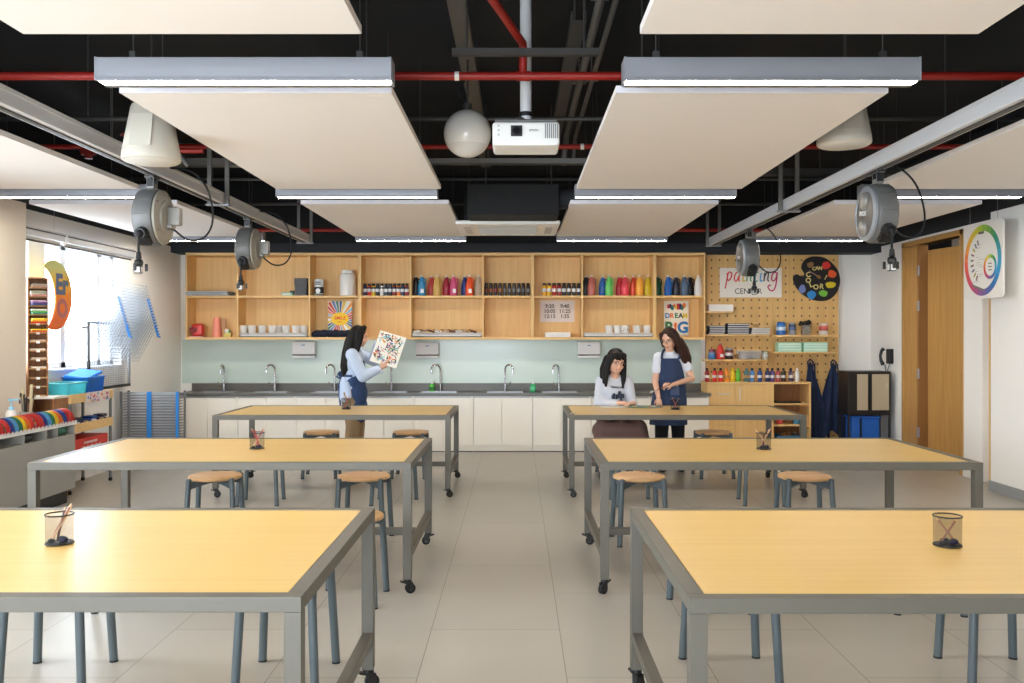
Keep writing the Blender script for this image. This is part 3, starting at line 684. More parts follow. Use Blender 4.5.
for k, x in enumerate(tapx):
    where = ['nearest the window end', 'second from the window end', 'left of the person with the painting', 'behind the held painting', 'right of the held painting beside a soap bottle', 'at the head of the aisle', 'left of the seated person', 'behind the seated person'][k]
    t = thing('sink', 'steel sink basin ' + where, 'sink', (x, (y0s + y1s) / 2, zt), 0, 'steel sinks let into the counter')
    q = MB(); a, b_ = .24, (y1s - y0s) / 2
    q.span(-a, a, -b_, -b_ + .004, -.034, .003, STEEL); q.span(-a, a, b_ - .004, b_, -.034, .003, STEEL); q.span(-a, -a + .004, -b_, b_, -.034, .003, STEEL); q.span(a - .004, a, -b_, b_, -.034, .003, STEEL); q.span(-a, a, -b_, b_, -.038, -.034, STEEL); q.build('basin', t, smooth=0)
    q = MB(); q.lathe([(.0001, -.033), (.03, -.033), (.032, -.030), (.0001, -.0295)], CHROME, 20, cap=False); q.build('drain', t)
    rz = taps[k][1]
    t = thing('gooseneck_tap', 'chrome gooseneck tap ' + where, 'tap', (x, 12.06, zt), 0, 'chrome gooseneck taps along the counter')
    q = MB(); d = Vector((-math.sin(rz), -math.cos(rz) if rz < 1.5 else -abs(math.cos(rz)), 0)); d.normalize()
    if k == 5: d = Vector((.75, -.66, 0))
    pts = [Vector((0, 0, .0)), Vector((0, 0, .22))] + [Vector((0, 0, .285)) + d * (.07 - .07 * math.cos(a)) + Vector((0, 0, .07 * math.sin(a))) for a in [PI * j / 10 for j in range(0, 11)]] + [Vector((0, 0, .235)) + d * .14]
    q.tube(pts, .0125, CHROME, 12); q.build('spout', t)
    q = MB(); q.cyl((0, 0, 0), (0, 0, .012), .028, CHROME, seg=20); q.cyl((0, 0, .012), (0, 0, .09), .019, CHROME, seg=20); q.build('base', t)
    q = MB(); q.cyl((0, 0, .06), (-.05 if k != 5 else .05, -.02, .085), .009, CHROME, seg=10); q.cyl((-.045 if k != 5 else .045, -.018, .083), (-.075 if k != 5 else .075, -.03, .125), .006, CHROME, seg=10); q.build('lever', t)
SOAPG = mat('green_liquid_soap', (92, 190, 66), .25); SOAPT = mat('teal_green_soap', (64, 190, 120), .25)
for (u, m, m2, lab) in ((432, SOAPG, mat('dark_green_label', (46, 120, 50), .5), 'green soap bottle with a dark green label right of the painting'), (533, SOAPT, mat('pale_green_label', (110, 215, 160), .5), 'teal green soap bottle on the counter left of the seated person')):
    t = thing('soap_bottle', lab, 'soap bottle', (U(u, 11.98), 11.985, zt), 0, 'pump soap bottles on the counter')
    q = MB(); q.lathe([(.030, 0), (.034, .006), (.034, .075), (.026, .092), (.014, .10), (.014, .104)], m, 24, sx=1.15); q.build('body', t)
    q = MB(); q.lathe([(.0345, .02), (.0347, .022), (.0347, .062), (.0345, .064)], m2, 24, sx=1.15); q.build('label_band', t)
    q = MB(); q.cyl((0, 0, .102), (0, 0, .118), .015, WHITE); q.cyl((0, 0, .118), (0, 0, .15), .005, WHITE); q.box((-.012, -.01, .153), (.045, .014, .010), WHITE, bev=.003); q.build('pump', t)
DISP = mat('dispenser_grey', (236, 233, 232), .4)
for (u0, u1, v0, v1, lab) in ((291.5, 314.5, 341.5, 358, 'paper towel dispenser left of the person with the painting'), (415.5, 438.5, 342.5, 358, 'paper towel dispenser right of the held painting'), (578, 600.5, 342, 358, 'paper towel dispenser above and left of the seated person')):
    Y = 12.05; x = U((u0 + u1) / 2, Y); w_ = (u1 - u0) * Y / F; z0, z1 = V(v1, Y), V(v0, Y); h = z1 - z0
    t = thing('towel_dispenser', lab, 'towel dispenser', (x, YB - .013, z0), 0, 'grey paper towel dispensers on the mint wall')
    q = MB(); q.box((0, -.06, h * .60), (w_, .12, h * .78), DISP, bev=.014); q.build('cover', t)
    q = MB(); q.box((0, -.055, h * .18), (w_ * .97, .11, .012), DARKSTEEL); q.build('slot', t)
    q = MB(); q.box((0, -.056, h * .075), (w_, .112, h * .13), DISP, bev=.008); q.build('lower_tray', t)
    q = MB(); q.box((0, -.1212, h * .78), (.045, .003, .014), mat('dispenser_badge', (120, 150, 190), .4)); q.build('badge', t)

# ============================================================= wall shelf units
SF = 11.85; ZB0, ZB1 = 1.452, 1.485; ZM0, ZM1 = 2.004, 2.033; ZT0, ZT1 = 2.562, 2.597
def unit(label, us, ends):
    xs = [U(u, SF) for u in us]; X0, X1 = xs[0], xs[-1]; xc = (X0 + X1) / 2
    t = thing('shelf_unit', label, 'shelf', (xc, SF, 0), 0, 'oak wall shelf units above the sinks'); D = YB - SF - .002
    th = .022
    q = MB(); q.span(X0 - xc + .002, X1 - xc - .002, D - .012, D, ZB0, ZT1, SHELFW); q.build('back_panel', t, smooth=0)
    for nm, (za, zb_) in (('top_board', (ZT0, ZT1)), ('bottom_board', (ZB0, ZB1))):
        q = MB(); q.span(X0 - xc, X1 - xc, 0, D - .012, za, zb_, SHELFX, .002); q.build(nm, t)
    for s in (0, 1):
        x = X0 - xc if s == 0 else X1 - xc - th
        q = MB(); q.span(x, x + th, .0, D - .012, ZB1, ZT0, SHELFW, .002); q.build('side_panel', t)
    inner = [x - xc for x in xs[1:-1]]
    edges = [X0 - xc + th] + inner + [X1 - xc - th]
    for x in inner:
        q = MB(); q.span(x - .011, x + .011, .002, D - .012, ZB1, ZT0, SHELFW, .002); q.build('divider', t)
    for a, b_ in zip(edges[:-1], edges[1:]):
        q = MB(); q.span(a + (.011 if a in inner else 0), b_ - (.011 if b_ in inner else 0), .003, D - .012, ZM0, ZM1, SHELFX, .002); q.build('middle_shelf', t)
    return t
unit('oak shelf unit with the white cups and the sunburst poster', [185.5, 237.3, 309.2, 359.6], 0)
unit('oak shelf unit with paint jars and five colour squeeze bottles', [359.6, 410.5, 483, 532.5], 0)
unit('oak shelf unit with the timetable sheet and five white cups', [532.5, 582.2, 654.7], 0)
unit('narrow oak shelf unit with the dream poster beside the pegboard', [654.7, 705.5], 0)

# ------------------------------------------------------------- bottles and jars
YM = 11.99; PXM = F / YM
CAPW = mat('cream_cap', (236, 228, 216), .5); LABELW = mat('white_label', (232, 232, 230), .5)
def cmat(c, tag_='plastic'): return mat('%s_%d_%d_%d' % (tag_, c[0], c[1], c[2]), c, .38)
NBOT = {}
def squeeze(u, Y, z, c, label, h=.275, r=.052, grp='squeeze paint bottles on the upper shelves', capc=None, handle=True, lab=False):
    t = thing('paint_bottle', label, 'paint bottle', (U(u, Y), Y, z), 0, grp); m = cmat(c)
    k = (h, r, c, capc, handle, lab)
    if k in NBOT:
        for ch in NBOT[k].children: copy_tree(ch, t)
        return t
    NBOT[k] = t
    q = MB(); q.lathe([(r * .92, 0), (r, .008), (r, h * .40), (r * .93, h * .50), (r * .72, h * .70), (r * .50, h * .84), (r * .36, h * .90), (r * .36, h * .93)], m, 24, sy=.8)
    if handle: q.tube([(r * .45, 0, h * .86), (r * .98, 0, h * .80), (r * 1.02, 0, h * .62), (r * .90, 0, h * .52)], r * .16, m, 8)
    q.build('body', t)
    q = MB(); q.cyl((0, 0, h * .925), (0, 0, h), r * .36, CAPW if capc is None else cmat(capc), r1=r * .30, seg=16); q.build('cap', t)
    if lab:
        q = MB(); q.box((r * .25, -r * .8 - .0005, h * .24), (r * .8, .003, h * .20), LABELW, bev=.001); q.build('label', t)
    return t
def jar(u, Y, z, c, label, h, r, grp, band=None, capc=(18, 18, 20), cap=.18, body2=None):
    t = thing('paint_jar', label, 'paint jar', (U(u, Y), Y, z), 0, grp); m = cmat(c)
    k = (h, r, c, band, capc, cap, body2)
    if k in NBOT:
        for ch in NBOT[k].children: copy_tree(ch, t)
        return t
    NBOT[k] = t
    hb = h * (1 - cap)
    q = MB(); q.lathe([(r * .94, 0), (r, .005), (r, hb * .9), (r * .86, hb), (r * .80, hb + .003)], m, 20); q.build('body', t)
    q = MB(); q.lathe([(r * .82, hb), (r * .84, hb + .003), (r * .84, h - .003), (r * .78, h)], cmat(capc), 20); q.build('lid', t)
    if band:
        q = MB(); q.lathe([(r + .0003, hb * .40), (r + .001, hb * .42), (r + .001, hb * .70), (r + .0003, hb * .72)], cmat(band, 'label'), 20); q.build('label', t)
    if body2:
        q = MB(); q.lathe([(r + .0003, hb * .72), (r + .001, hb * .73), (r + .001, hb * .88), (r + .0003, hb * .89)], cmat(body2, 'label'), 20); q.build('upper_band', t)
    return t
# big squeeze bottles, fifth bay
for (u, dy, c, lab, l2) in [(415.9, .09, (24, 24, 30), 'black squeeze bottle standing behind the sky blue one', 0), (421.6, 0, (52, 140, 190), 'sky blue squeeze bottle with a small white label', 1), (431.5, .09, (190, 66, 60), 'brick red squeeze bottle behind the sand yellow one', 0),
        (437, 0, (214, 172, 92), 'sand yellow squeeze bottle beside the brick red one', 0), (446.4, .07, (164, 34, 56), 'crimson squeeze bottle behind the pink one', 0), (453.6, 0, (214, 82, 128), 'pink squeeze bottle with a small white label', 1),
        (464.8, .09, (24, 52, 128), 'navy squeeze bottle behind the vivid orange one', 0), (469.4, 0, (250, 92, 42), 'vivid orange squeeze bottle beside the navy one', 1), (478.4, .03, (192, 172, 146), 'tan squeeze bottle at the right end of its bay', 0)]:
    squeeze(u, YM + dy, ZM1, c, lab, lab=bool(l2))
for (u, dy, c, lab, l2) in [(585.8, .08, (26, 28, 36), 'black squeeze bottle left of the dusty rose one', 0), (591.4, 0, (190, 106, 96), 'dusty rose squeeze bottle in the bay above five cups', 0), (602.6, .08, (38, 96, 172), 'blue squeeze bottle behind the light green one', 0),
        (609, 0, (104, 202, 96), 'light green squeeze bottle beside the blue one', 0), (619.6, .08, (186, 34, 46), 'deep red squeeze bottle behind the coral one', 0), (625, 0, (236, 70, 84), 'coral red squeeze bottle in the bay above five cups', 0),
        (633.4, .08, (216, 72, 40), 'rust orange squeeze bottle behind the amber one', 0), (639.4, 0, (250, 172, 58), 'amber squeeze bottle beside the rust orange one', 0), (647.8, .04, (206, 182, 32), 'mustard yellow squeeze bottle at the end of its bay', 0),
        (657.6, .10, (24, 84, 52), 'dark green squeeze bottle half hidden by the shelf side', 0), (668.2, 0, (18, 96, 178), 'royal blue squeeze bottle above the dream poster', 0), (676, .07, (44, 46, 62), 'charcoal squeeze bottle right of the royal blue one', 0),
        (684.4, 0, (74, 98, 128), 'slate blue squeeze bottle above the dream poster', 0), (690.1, .09, (20, 20, 26), 'black squeeze bottle right of the slate blue one', 0), (698.2, 0, (232, 230, 226), 'white squeeze bottle at the pegboard end of the shelves', 0)]:
    squeeze(u, YM + dy, ZM1, c, lab)
# eleven craft paint jars, fourth bay
cs = [((30, 40, 84), 'navy'), ((196, 44, 40), 'red'), ((238, 206, 40), 'yellow'), ((24, 34, 32), 'black'), ((226, 228, 230), 'white'), ((28, 74, 104), 'teal'), ((40, 44, 60), 'charcoal'), ((150, 40, 44), 'maroon'), ((236, 130, 50), 'orange'), ((32, 44, 96), 'dark blue'), ((170, 50, 60), 'crimson')]
for k, (c, nm) in enumerate(cs):
    jar(365.2 + k * 4.18, YM, ZM1, c, '%s craft paint jar with black lid, %s from the left of eleven' % (nm, ORD[k]), .165, .026, 'craft paint jars in a row of eleven', band=(224, 224, 226), cap=.2, body2=(34, 36, 62))
cs = [(140, 70, 50), (160, 90, 60), (150, 70, 70), (180, 120, 70), (110, 110, 110), (120, 120, 124), (110, 120, 130), (140, 140, 140), (90, 96, 110), (130, 136, 140)]
for k, c in enumerate(cs):
    jar(486.2 + k * 4.65, YM, ZM1, (40, 36, 38), 'dark spray bottle, %s from the left in the row of ten' % ORD[k], .172, .024, 'dark bottles in a row of ten', band=c, cap=.2)
cs = [((240, 180, 30), 'golden yellow'), ((246, 196, 40), 'bright yellow'), ((186, 42, 34), 'red'), ((150, 30, 40), 'dark red'), ((24, 28, 30), 'black'), ((22, 34, 34), 'black'), ((24, 30, 36), 'black'), ((22, 22, 26), 'black')]
for k, (c, nm) in enumerate(cs):
    lab = '%s paint bottle with white label, %s' % (nm, ['left end of the row of eight', 'second in the row of eight', 'third in the row of eight', 'fourth in the row of eight', 'first of the four black ones', 'second of the four black ones', 'third of the four black ones', 'at the right end of the row of eight'][k])
    jar(544.2 + k * 4.95, YM, ZM1, c, lab, .172, .027, 'paint bottles in a row of eight', band=(226, 226, 226), cap=.2)
# first bay: flat stack of frames sticking out over the shelf edge
t = thing('paper_stack', 'flat stack of silver grey folders jutting over the shelf edge', 'paper stack', (U(209, 11.86), 11.94, ZM1))
for k in range(5):
    q = MB(); q.box((random.uniform(-.01, .01), random.uniform(-.012, .012), .004 + k * .011), (.55, .34, .010), [mat('folder_grey', (176, 178, 180), .5), mat('folder_dark', (110, 112, 116), .5)][k % 2], bev=.001); q.build('folder', t)
t = thing('storage_box', 'dark grey lidded box standing on the upper shelf', 'box', (U(302, YM), YM, ZM1)); DG = mat('dark_grey_card', (78, 80, 82), .6)
q = MB(); q.box((0, 0, .075), (.155, .16, .15), DG, bev=.003); q.build('body', t)
q = MB(); q.box((0, 0, .185), (.165, .17, .095), DG, bev=.004); q.build('lid', t)
t = thing('tape_box', 'small mint green and white carton beside the dark grey box', 'box', (U(288.5, YM), YM - .03, ZM1))
q = MB(); q.box((0, 0, .022), (.15, .10, .044), mat('mint_card', (140, 196, 160), .6), bev=.002); q.build('carton', t)
q = MB(); q.box((-.01, -.0505, .022), (.11, .002, .022), LABELW); q.build('label', t)
q = MB(); q.box((.0, 0, .056), (.06, .06, .022), BLACK, bev=.003); tag(q.build('ink_pad', loc=(U(296, YM) - .03, YM - .06, ZM1)), 'tiny black pad next to the mint carton', 'ink pad')
t = thing('printed_can', 'black and white printed can on the upper shelf', 'can', (U(319, YM), YM, ZM1)); BW = mat('can_black', (30, 30, 32), .4)
q = MB(); q.lathe([(.060, 0, BW), (.064, .004, BW), (.064, .022, LABELW), (.064, .03, BW), (.064, .115, BW), (.064, .118, LABELW), (.064, .215, LABELW), (.060, .222, LABELW)], BW, 28); q.build('body', t)
q = MB(); q.lathe([(.028, 0), (.032, .001), (.0001, .0015)], LABELW, 20, face(0, -.0645, .066), cap=False); q.box((0, -.0646, .155), (.07, .002, .012), BW); q.box((0, -.0646, .18), (.07, .002, .012), BW); q.build('printed_marks', t)
t = thing('white_canister', 'large white plastic canister on the upper shelf', 'canister', (U(347.8, YM), YM, ZM1))
q = MB(); q.lathe([(.098, 0), (.104, .008), (.104, .26), (.098, .285), (.075, .302)], WHITE, 36); q.build('body', t)
q = MB(); q.lathe([(.082, .300), (.084, .302), (.084, .338), (.080, .342)], WHITE, 36); q.build('lid', t)
# lower bays
zl = ZB1; YLb = 11.98
t = thing('pencil_sharpener', 'red crank pencil sharpener on the lower shelf', 'sharpener', (U(198, YLb), YLb - .02, zl)); RED = mat('red_gloss', (206, 44, 34), .3)
q = MB(); q.box((.01, 0, .095), (.15, .14, .17), RED, bev=.035); q.box((0, 0, .006), (.18, .16, .012), WHITE, bev=.003); q.build('body', t)
q = MB(); q.cyl((-.085, -.02, .095), (-.065, -.02, .095), .03, BLACK); q.cyl((-.03, -.075, .09), (-.03, -.07, .09), .045, mat('dark_red', (130, 24, 22), .4), seg=24); q.cyl((-.09, -.02, .095), (-.09, -.02, .15), .006, STEEL); q.build('crank', t)
q = MB(); q.lathe([(.060, 0), (.062, .006), (.040, .25), (.036, .262), (.0001, .268)], mat('coral_pink', (242, 150, 128), .5), 28); tag(q.build('cone_vase', loc=(U(217.3, YLb), YLb - .02, zl)), 'coral pink tapering vase on the lower shelf', 'vase')
q = MB(); q.box((0, 0, .125), (.07, .012, .25), mat('pale_card', (226, 190, 150), .7), rot=(-.15, 0, 0)); tag(q.build('card', loc=(U(222, 12.08), 12.12, zl)), 'plain tan card leaning behind the coral vase', 'card')
t = thing('ornament', 'small cream and yellow ornament beside the coral vase', 'ornament', (U(228.5, YLb), YLb - .03, zl))
q = MB(); q.box((0, 0, .028), (.10, .07, .056), mat('pale_yellow', (222, 206, 120), .6), bev=.012); q.build('base', t)
q = MB(); q.ball((-.015, 0, .082), (.032, .028, .03), WHITE); q.ball((.022, 0, .072), (.02, .02, .02), mat('green_dab', (120, 160, 100), .6)); q.build('figure', t)
def tray(u0, u1, label, c=WHITE, h=.05, D=.26):
    x0, x1 = U(u0, YLb - .08), U(u1, YLb - .08); t = thing('white_tray', label, 'tray', ((x0 + x1) / 2, 12.0, zl), 0, 'long trays on the lower shelf'); W = x1 - x0
    q = MB(); q.box((0, 0, .006), (W - .01, D - .02, .012), mat('tray_dark_foot', (40, 36, 34), .6)); q.build('foot', t)
    q = MB(); q.box((0, 0, h - .008), (W, D, .016), c, bev=.003); q.box((0, -D / 2 + .004, h - .004), (W, .008, .018), c, bev=.002); q.box((0, D / 2 - .004, h), (W, .008, .02), c); q.box((0, 0, .022), (W - .02, D - .03, .024), c); q.build('deck', t)
    return h
CUPW = mat('white_ceramic', (236, 232, 226), .3)
cup0 = None
def teacup(u, Y, z, label, h=.105, r=.055, grp='white cups on the lower shelf', spots=False):
    global cup0
    t = thing('cup', label, 'cup', (U(u, Y), Y, z), 0, grp)
    if cup0 and not spots:
        for ch in cup0.children: copy_tree(ch, t)
        return
    q = MB(); q.lathe([(.0001, .012), (r * .70, .012), (r * .90, h), (r, h), (r * .80, .004), (r * .76, 0), (.0001, 0)], CUPW, 28, cap=False); q.build('cup_wall', t)
    if spots:
        q = MB()
        for k in range(7): q.ball((-.03 + .01 * k, -.044, .035 + .05 * ((k * 37) % 10) / 10), (.007, .006, .009), [BLACK, mat('grey_dab', (120, 116, 110), .5)][k % 2], 8)
        q.build('painted_spots', t)
    else: cup0 = t
    q = MB(); q.lathe([(.0001, .052), (r * .80, .053)], mat('cup_inside', (214, 206, 196), .5), 24, cap=False); q.build('filler', t)
h = tray(240, 307.5, 'white tray under the row of eight white cups')
for k, (u, dy) in enumerate([(243.6, 0), (252, -.02), (262.3, -.03), (272.4, -.02), (279, .08), (286, -.01), (296, -.02), (304, .03)]):
    teacup(u, 11.96 + dy, zl + .05, 'white cup, %s in the row of eight on the window side tray' % (ORD[k] if k != 7 else 'last'))
tray(412, 481.5, 'white tray of brushes and clay pieces beside the held painting')
for k in range(9):
    q = MB(); x = U(417 + k * 7, 11.95); a = random.uniform(-.5, .5); m = [WHITE, mat('clay_tan', (206, 180, 150), .6), mat('brush_brown', (110, 72, 50), .5)][k % 3]
    q.box((0, 0, .02), (.09, .05, .03), m, rot=(.1, a, a), bev=.012); q.cyl((.03, -.02, .02), (-.06, .02, .045), .006, mat('brush_brown', (110, 72, 50), .5), seg=8); tag(q.build('clay_piece', loc=(x, 11.95 + .02 * (k % 3), zl + .057)), '%s clay piece and brush, %s along the tray beside the painting' % (['white', 'tan', 'brown'][k % 3], ORD[k]), 'clay piece', 'clay pieces lying on the tray')
tray(584, 653, 'white tray under the five cups near the dream poster')
for k, (u, sp) in enumerate([(609, 0), (617.6, 0), (625.3, 1), (637, 0), (647, 0)]):
    teacup(u, 11.95, zl + .05, ['white cup at the left end of the five cups', 'white cup left of the spotted cup', 'grey spotted cup among the five cups', 'white cup right of the spotted cup', 'white cup at the right end of the five cups'][k], spots=bool(sp))
q = MB(); q.box((0, 0, .032), (.33, .22, .064), WHITE, bev=.004); tag(q.build('white_carton', loc=(U(557.5, YLb), 12.0, zl)), 'flat white carton below the timetable sheet', 'carton')
# navy cloths heap
q = MB(); NAVY = mat('navy_cloth', (26, 32, 54), .9, bump=.4, bscale=40)
for k in range(7): q.ball((-.26 + k * .085, random.uniform(-.02, .02), .045), (.075, .11, .046 + .008 * (k % 2)), NAVY, 16, rot=(random.uniform(-.2, .2), random.uniform(-.25, .25), 0))
tag(q.build('folded_aprons', loc=(U(336.5, YLb), 11.99, zl), smooth=60), 'crumpled pile of navy aprons under the sunburst poster', 'cloth pile')

# ------------------------------------------------------------- posters
def sheet(t, w_, h, m, name='sheet', th=.004):
    q = MB(); q.box((0, th / 2, h / 2), (w_, th, h), m); return q.build(name, t, smooth=0)
x0, x1, Yp = U(328, 12.1), U(352, 12.1), 12.09
t = thing('sunburst_poster', 'colourful sunburst poster leaning above the navy cloths', 'poster', ((x0 + x1) / 2, Yp, zl + .085), rot=(-.06, 0, 0)); W = x1 - x0; H = .40
sheet(t, W, H, mat('poster_cream', (236, 222, 190), .7))
q = MB(); pal = [(206, 70, 60), (120, 176, 206), (230, 190, 60), (90, 130, 190), (226, 120, 90), (240, 236, 226), (60, 130, 120), (200, 60, 90), (240, 150, 60), (70, 90, 150)]
n = 30; c = Vector((0, H * .40))
def hit(a):
    d = Vector((math.cos(a), math.sin(a))); ts = []
    if d.x: ts.append(((W / 2 if d.x > 0 else -W / 2) - c.x) / d.x)
    if d.y: ts.append(((H if d.y > 0 else 0) - c.y) / d.y)
    return c + d * min(ts)
for k in range(n):
    a0, a1 = 2 * PI * k / n, 2 * PI * (k + .72) / n
    p = [c + Vector((math.cos(a), math.sin(a))) * .075 for a in (a0, a1)]
    q.prism([p[0], hit(a0), hit(a1), p[1]], .001, cmat(pal[(k * 7) % 10], 'print'), face(0, -.0002, 0) @ Matrix.Translation((0, 0, 0)))
q.build('ray_print', t, smooth=0)
q = MB(); q.prism([(c.x + (.112 + .012 * (k % 2)) * math.cos(2 * PI * k / 28), c.y + (.082 + .012 * (k % 2)) * math.sin(2 * PI * k / 28)) for k in range(28)], .0015, mat('print_yellow', (250, 206, 40), .6), face(0, -.001, 0)); q.build('sun_print', t, smooth=0)
q = MB(); RDP = mat('print_red', (226, 70, 40), .6); q.text('SMILE', .062, RDP, face(0, -.0032, c.y + .01), offset=.001); q.box((0, -.0032, c.y - .04), (.06, .001, .008), RDP); q.build('lettering', t, smooth=0)
x0, x1 = U(540, 12.17), U(574.5, 12.17); z0, z1 = V(322, 12.17), V(300.5, 12.17)
t = thing('timetable_sheet', 'white timetable sheet with six lesson times on the shelf back', 'sheet', ((x0 + x1) / 2, 12.172, z0)); W, H = x1 - x0, z1 - z0
sheet(t, W, H, mat('sheet_pinkish', (226, 214, 208), .7))
INK = mat('ink_grey', (70, 66, 66), .7)
for r_, (a, b_) in enumerate((('9:20', '9:40'), ('10:05', '11:25'), ('12:15', '1:35'))):
    for s, tx in ((-1, a), (1, b_)): q = MB(); q.text(tx, .072, INK, face(s * W * .22, -.001, H * (.73 - .235 * r_)), offset=.0015); q.build('time_lettering', t, smooth=0)
x0, x1 = U(664, 12.14), U(688.5, 12.14); z0, z1 = V(335.5, 12.14), V(301, 12.14)
t = thing('dream_poster', 'colourful poster reading dream big above the standing person', 'poster', ((x0 + x1) / 2, 12.14, z0)); W, H = x1 - x0, z1 - z0
sheet(t, W, H, mat('poster_white', (240, 232, 214), .7))
q = MB()
for k, (ch, c_) in enumerate(zip('DREAM', [(40, 130, 190), (240, 120, 40), (50, 130, 80), (60, 60, 66), (226, 196, 30)])): q.text(ch, .088, cmat(c_, 'print'), face(-W * .36 + k * W * .18, -.001, H * .57), offset=.004)
q.build('upper_lettering', t, smooth=0); q = MB()
for k, (ch, c_) in enumerate(zip('BIG', [(50, 128, 80), (236, 100, 50), (36, 116, 180)])): q.text(ch, .205 if k != 1 else .12, cmat(c_, 'print'), face((-W * .30, -W * .03, W * .27)[k], -.001, H * (.22 if k != 1 else .26)), offset=.008)
q.build('lettering', t, smooth=0)
rr = random.Random(3)
for k in range(9): q = MB(); q.lathe([(.016 + .012 * rr.random(), 0), (.0001, .001)], cmat([(206, 40, 50), (60, 40, 90), (40, 120, 110), (236, 130, 40), (240, 200, 60)][k % 5], 'print'), 12, face(-W * .32 + k * W * .08, -.0003, H * (.80 + .08 * rr.random())) @ Matrix.Diagonal((1, 1.6, 1, 1)), cap=False); q.build('paint_splash', t, smooth=0)
q = MB(); q.lathe([(.028, 0), (.0001, .001)], cmat((250, 170, 60), 'print'), 16, face(-W * .03, -.0004, H * .30), cap=False); q.build('paint_splash', t, smooth=0)
# ============================================================= pegboard wall
def peg_mat():
    m = bpy.data.materials.new('oak_pegboard'); m.use_nodes = True; nt = m.node_tree; L = nt.links.new; b = nt.nodes['Principled BSDF']; b.inputs['Roughness'].default_value = .55
    tc = nt.nodes.new('ShaderNodeTexCoord'); sp = nt.nodes.new('ShaderNodeSeparateXYZ'); L(tc.outputs['Object'], sp.inputs[0])
    def fr(sock):
        a = nt.nodes.new('ShaderNodeMath'); a.operation = 'DIVIDE'; a.inputs[1].default_value = .1075; L(sock, a.inputs[0])
        f = nt.nodes.new('ShaderNodeMath'); f.operation = 'FRACT'; L(a.outputs[0], f.inputs[0])
        g = nt.nodes.new('ShaderNodeMath'); g.operation = 'SUBTRACT'; g.inputs[1].default_value = .5; L(f.outputs[0], g.inputs[0])
        h = nt.nodes.new('ShaderNodeMath'); h.operation = 'POWER'; h.inputs[1].default_value = 2; L(g.outputs[0], h.inputs[0]); return h
    a, c = fr(sp.outputs[0]), fr(sp.outputs[2])
    s = nt.nodes.new('ShaderNodeMath'); L(a.outputs[0], s.inputs[0]); L(c.outputs[0], s.inputs[1])
    lt = nt.nodes.new('ShaderNodeMath'); lt.operation = 'LESS_THAN'; lt.inputs[1].default_value = .011; L(s.outputs[0], lt.inputs[0])
    n = nt.nodes.new('ShaderNodeTexNoise'); mp = nt.nodes.new('ShaderNodeMapping'); mp.inputs['Scale'].default_value = (30, 30, 1.5); L(tc.outputs['Object'], mp.inputs[0]); L(mp.outputs[0], n.inputs['Vector']); n.inputs['Scale'].default_value = 1
    cr = nt.nodes.new('ShaderNodeValToRGB'); cr.color_ramp.elements[0].position = .3; cr.color_ramp.elements[0].color = rgb((216, 172, 106)); cr.color_ramp.elements[1].position = .7; cr.color_ramp.elements[1].color = rgb((228, 186, 120)); L(n.outputs[0], cr.inputs[0])
    mx = nt.nodes.new('ShaderNodeMixRGB'); L(lt.outputs[0], mx.inputs[0]); L(cr.outputs[0], mx.inputs[1]); mx.inputs[2].default_value = rgb((70, 46, 26)); L(mx.outputs[0], b.inputs['Base Color'])
    return m
PEG = peg_mat(); PY = 12.12
xm = U(772.5, PY)
for n_, (a, b_) in enumerate(((U(706.5, PY), xm), (xm + .004, U(838.5, PY)))):
    q = MB(); W = b_ - a; q.span(-W / 2, W / 2, 0, .018, -1.499, 1.09, PEG); q.span(-W / 2, W / 2, .018, YB - PY - .001, -1.499, 1.07, BROWNW)
    tag(q.build('pegboard', loc=((a + b_) / 2, PY, 1.5), smooth=0), ['oak pegboard carrying the painting sign', 'oak pegboard carrying the black palette and aprons'][n_], 'pegboard', 'oak pegboards on the back wall')
def pshelf(u0, u1, v, label, D=.20):
    Yf = PY - D; x0, x1 = U(u0, Yf), U(u1, Yf); z = V(v, Yf)
    t = thing('peg_shelf', label, 'shelf', ((x0 + x1) / 2, PY, z), 0, 'oak ledges pegged to the board'); W = x1 - x0
    q = MB(); q.span(-W / 2, W / 2, -D, -.001, -.024, 0, SHELFX, .002); q.build('ledge', t)
    for s in (-.35, .35):
        q = MB(); q.cyl((W * s, -D * .8, -.032), (W * s, 0, -.032), .008, SHELFW, seg=8); q.build('peg', t)
    return z
zA = pshelf(706.8, 733.5, 311.2, 'short oak ledge under the painting sign')
zB = pshelf(706.8, 769.5, 334.2, 'oak ledge holding three stacks of books')
zC = pshelf(773, 839.5, 335.0, 'oak ledge holding the blue jar and brush jar')
zD = pshelf(704.8, 767.5, 359.4, 'oak ledge holding red bottle and clear box')
zE = pshelf(772.5, 838.5, 351.8, 'oak ledge holding two mint cartons')
YS = PY - .11
q = MB(); q.box((0, 0, .045), (.325, .13, .09), WHITE, bev=.004); tag(q.build('white_carton', loc=(U(720, YS), YS, zA)), 'long white carton on the short ledge under the sign', 'carton')
NB = [mat('book_navy', (40, 52, 84), .5), mat('book_grey', (150, 150, 156), .5), mat('book_page', (226, 220, 208), .7)]
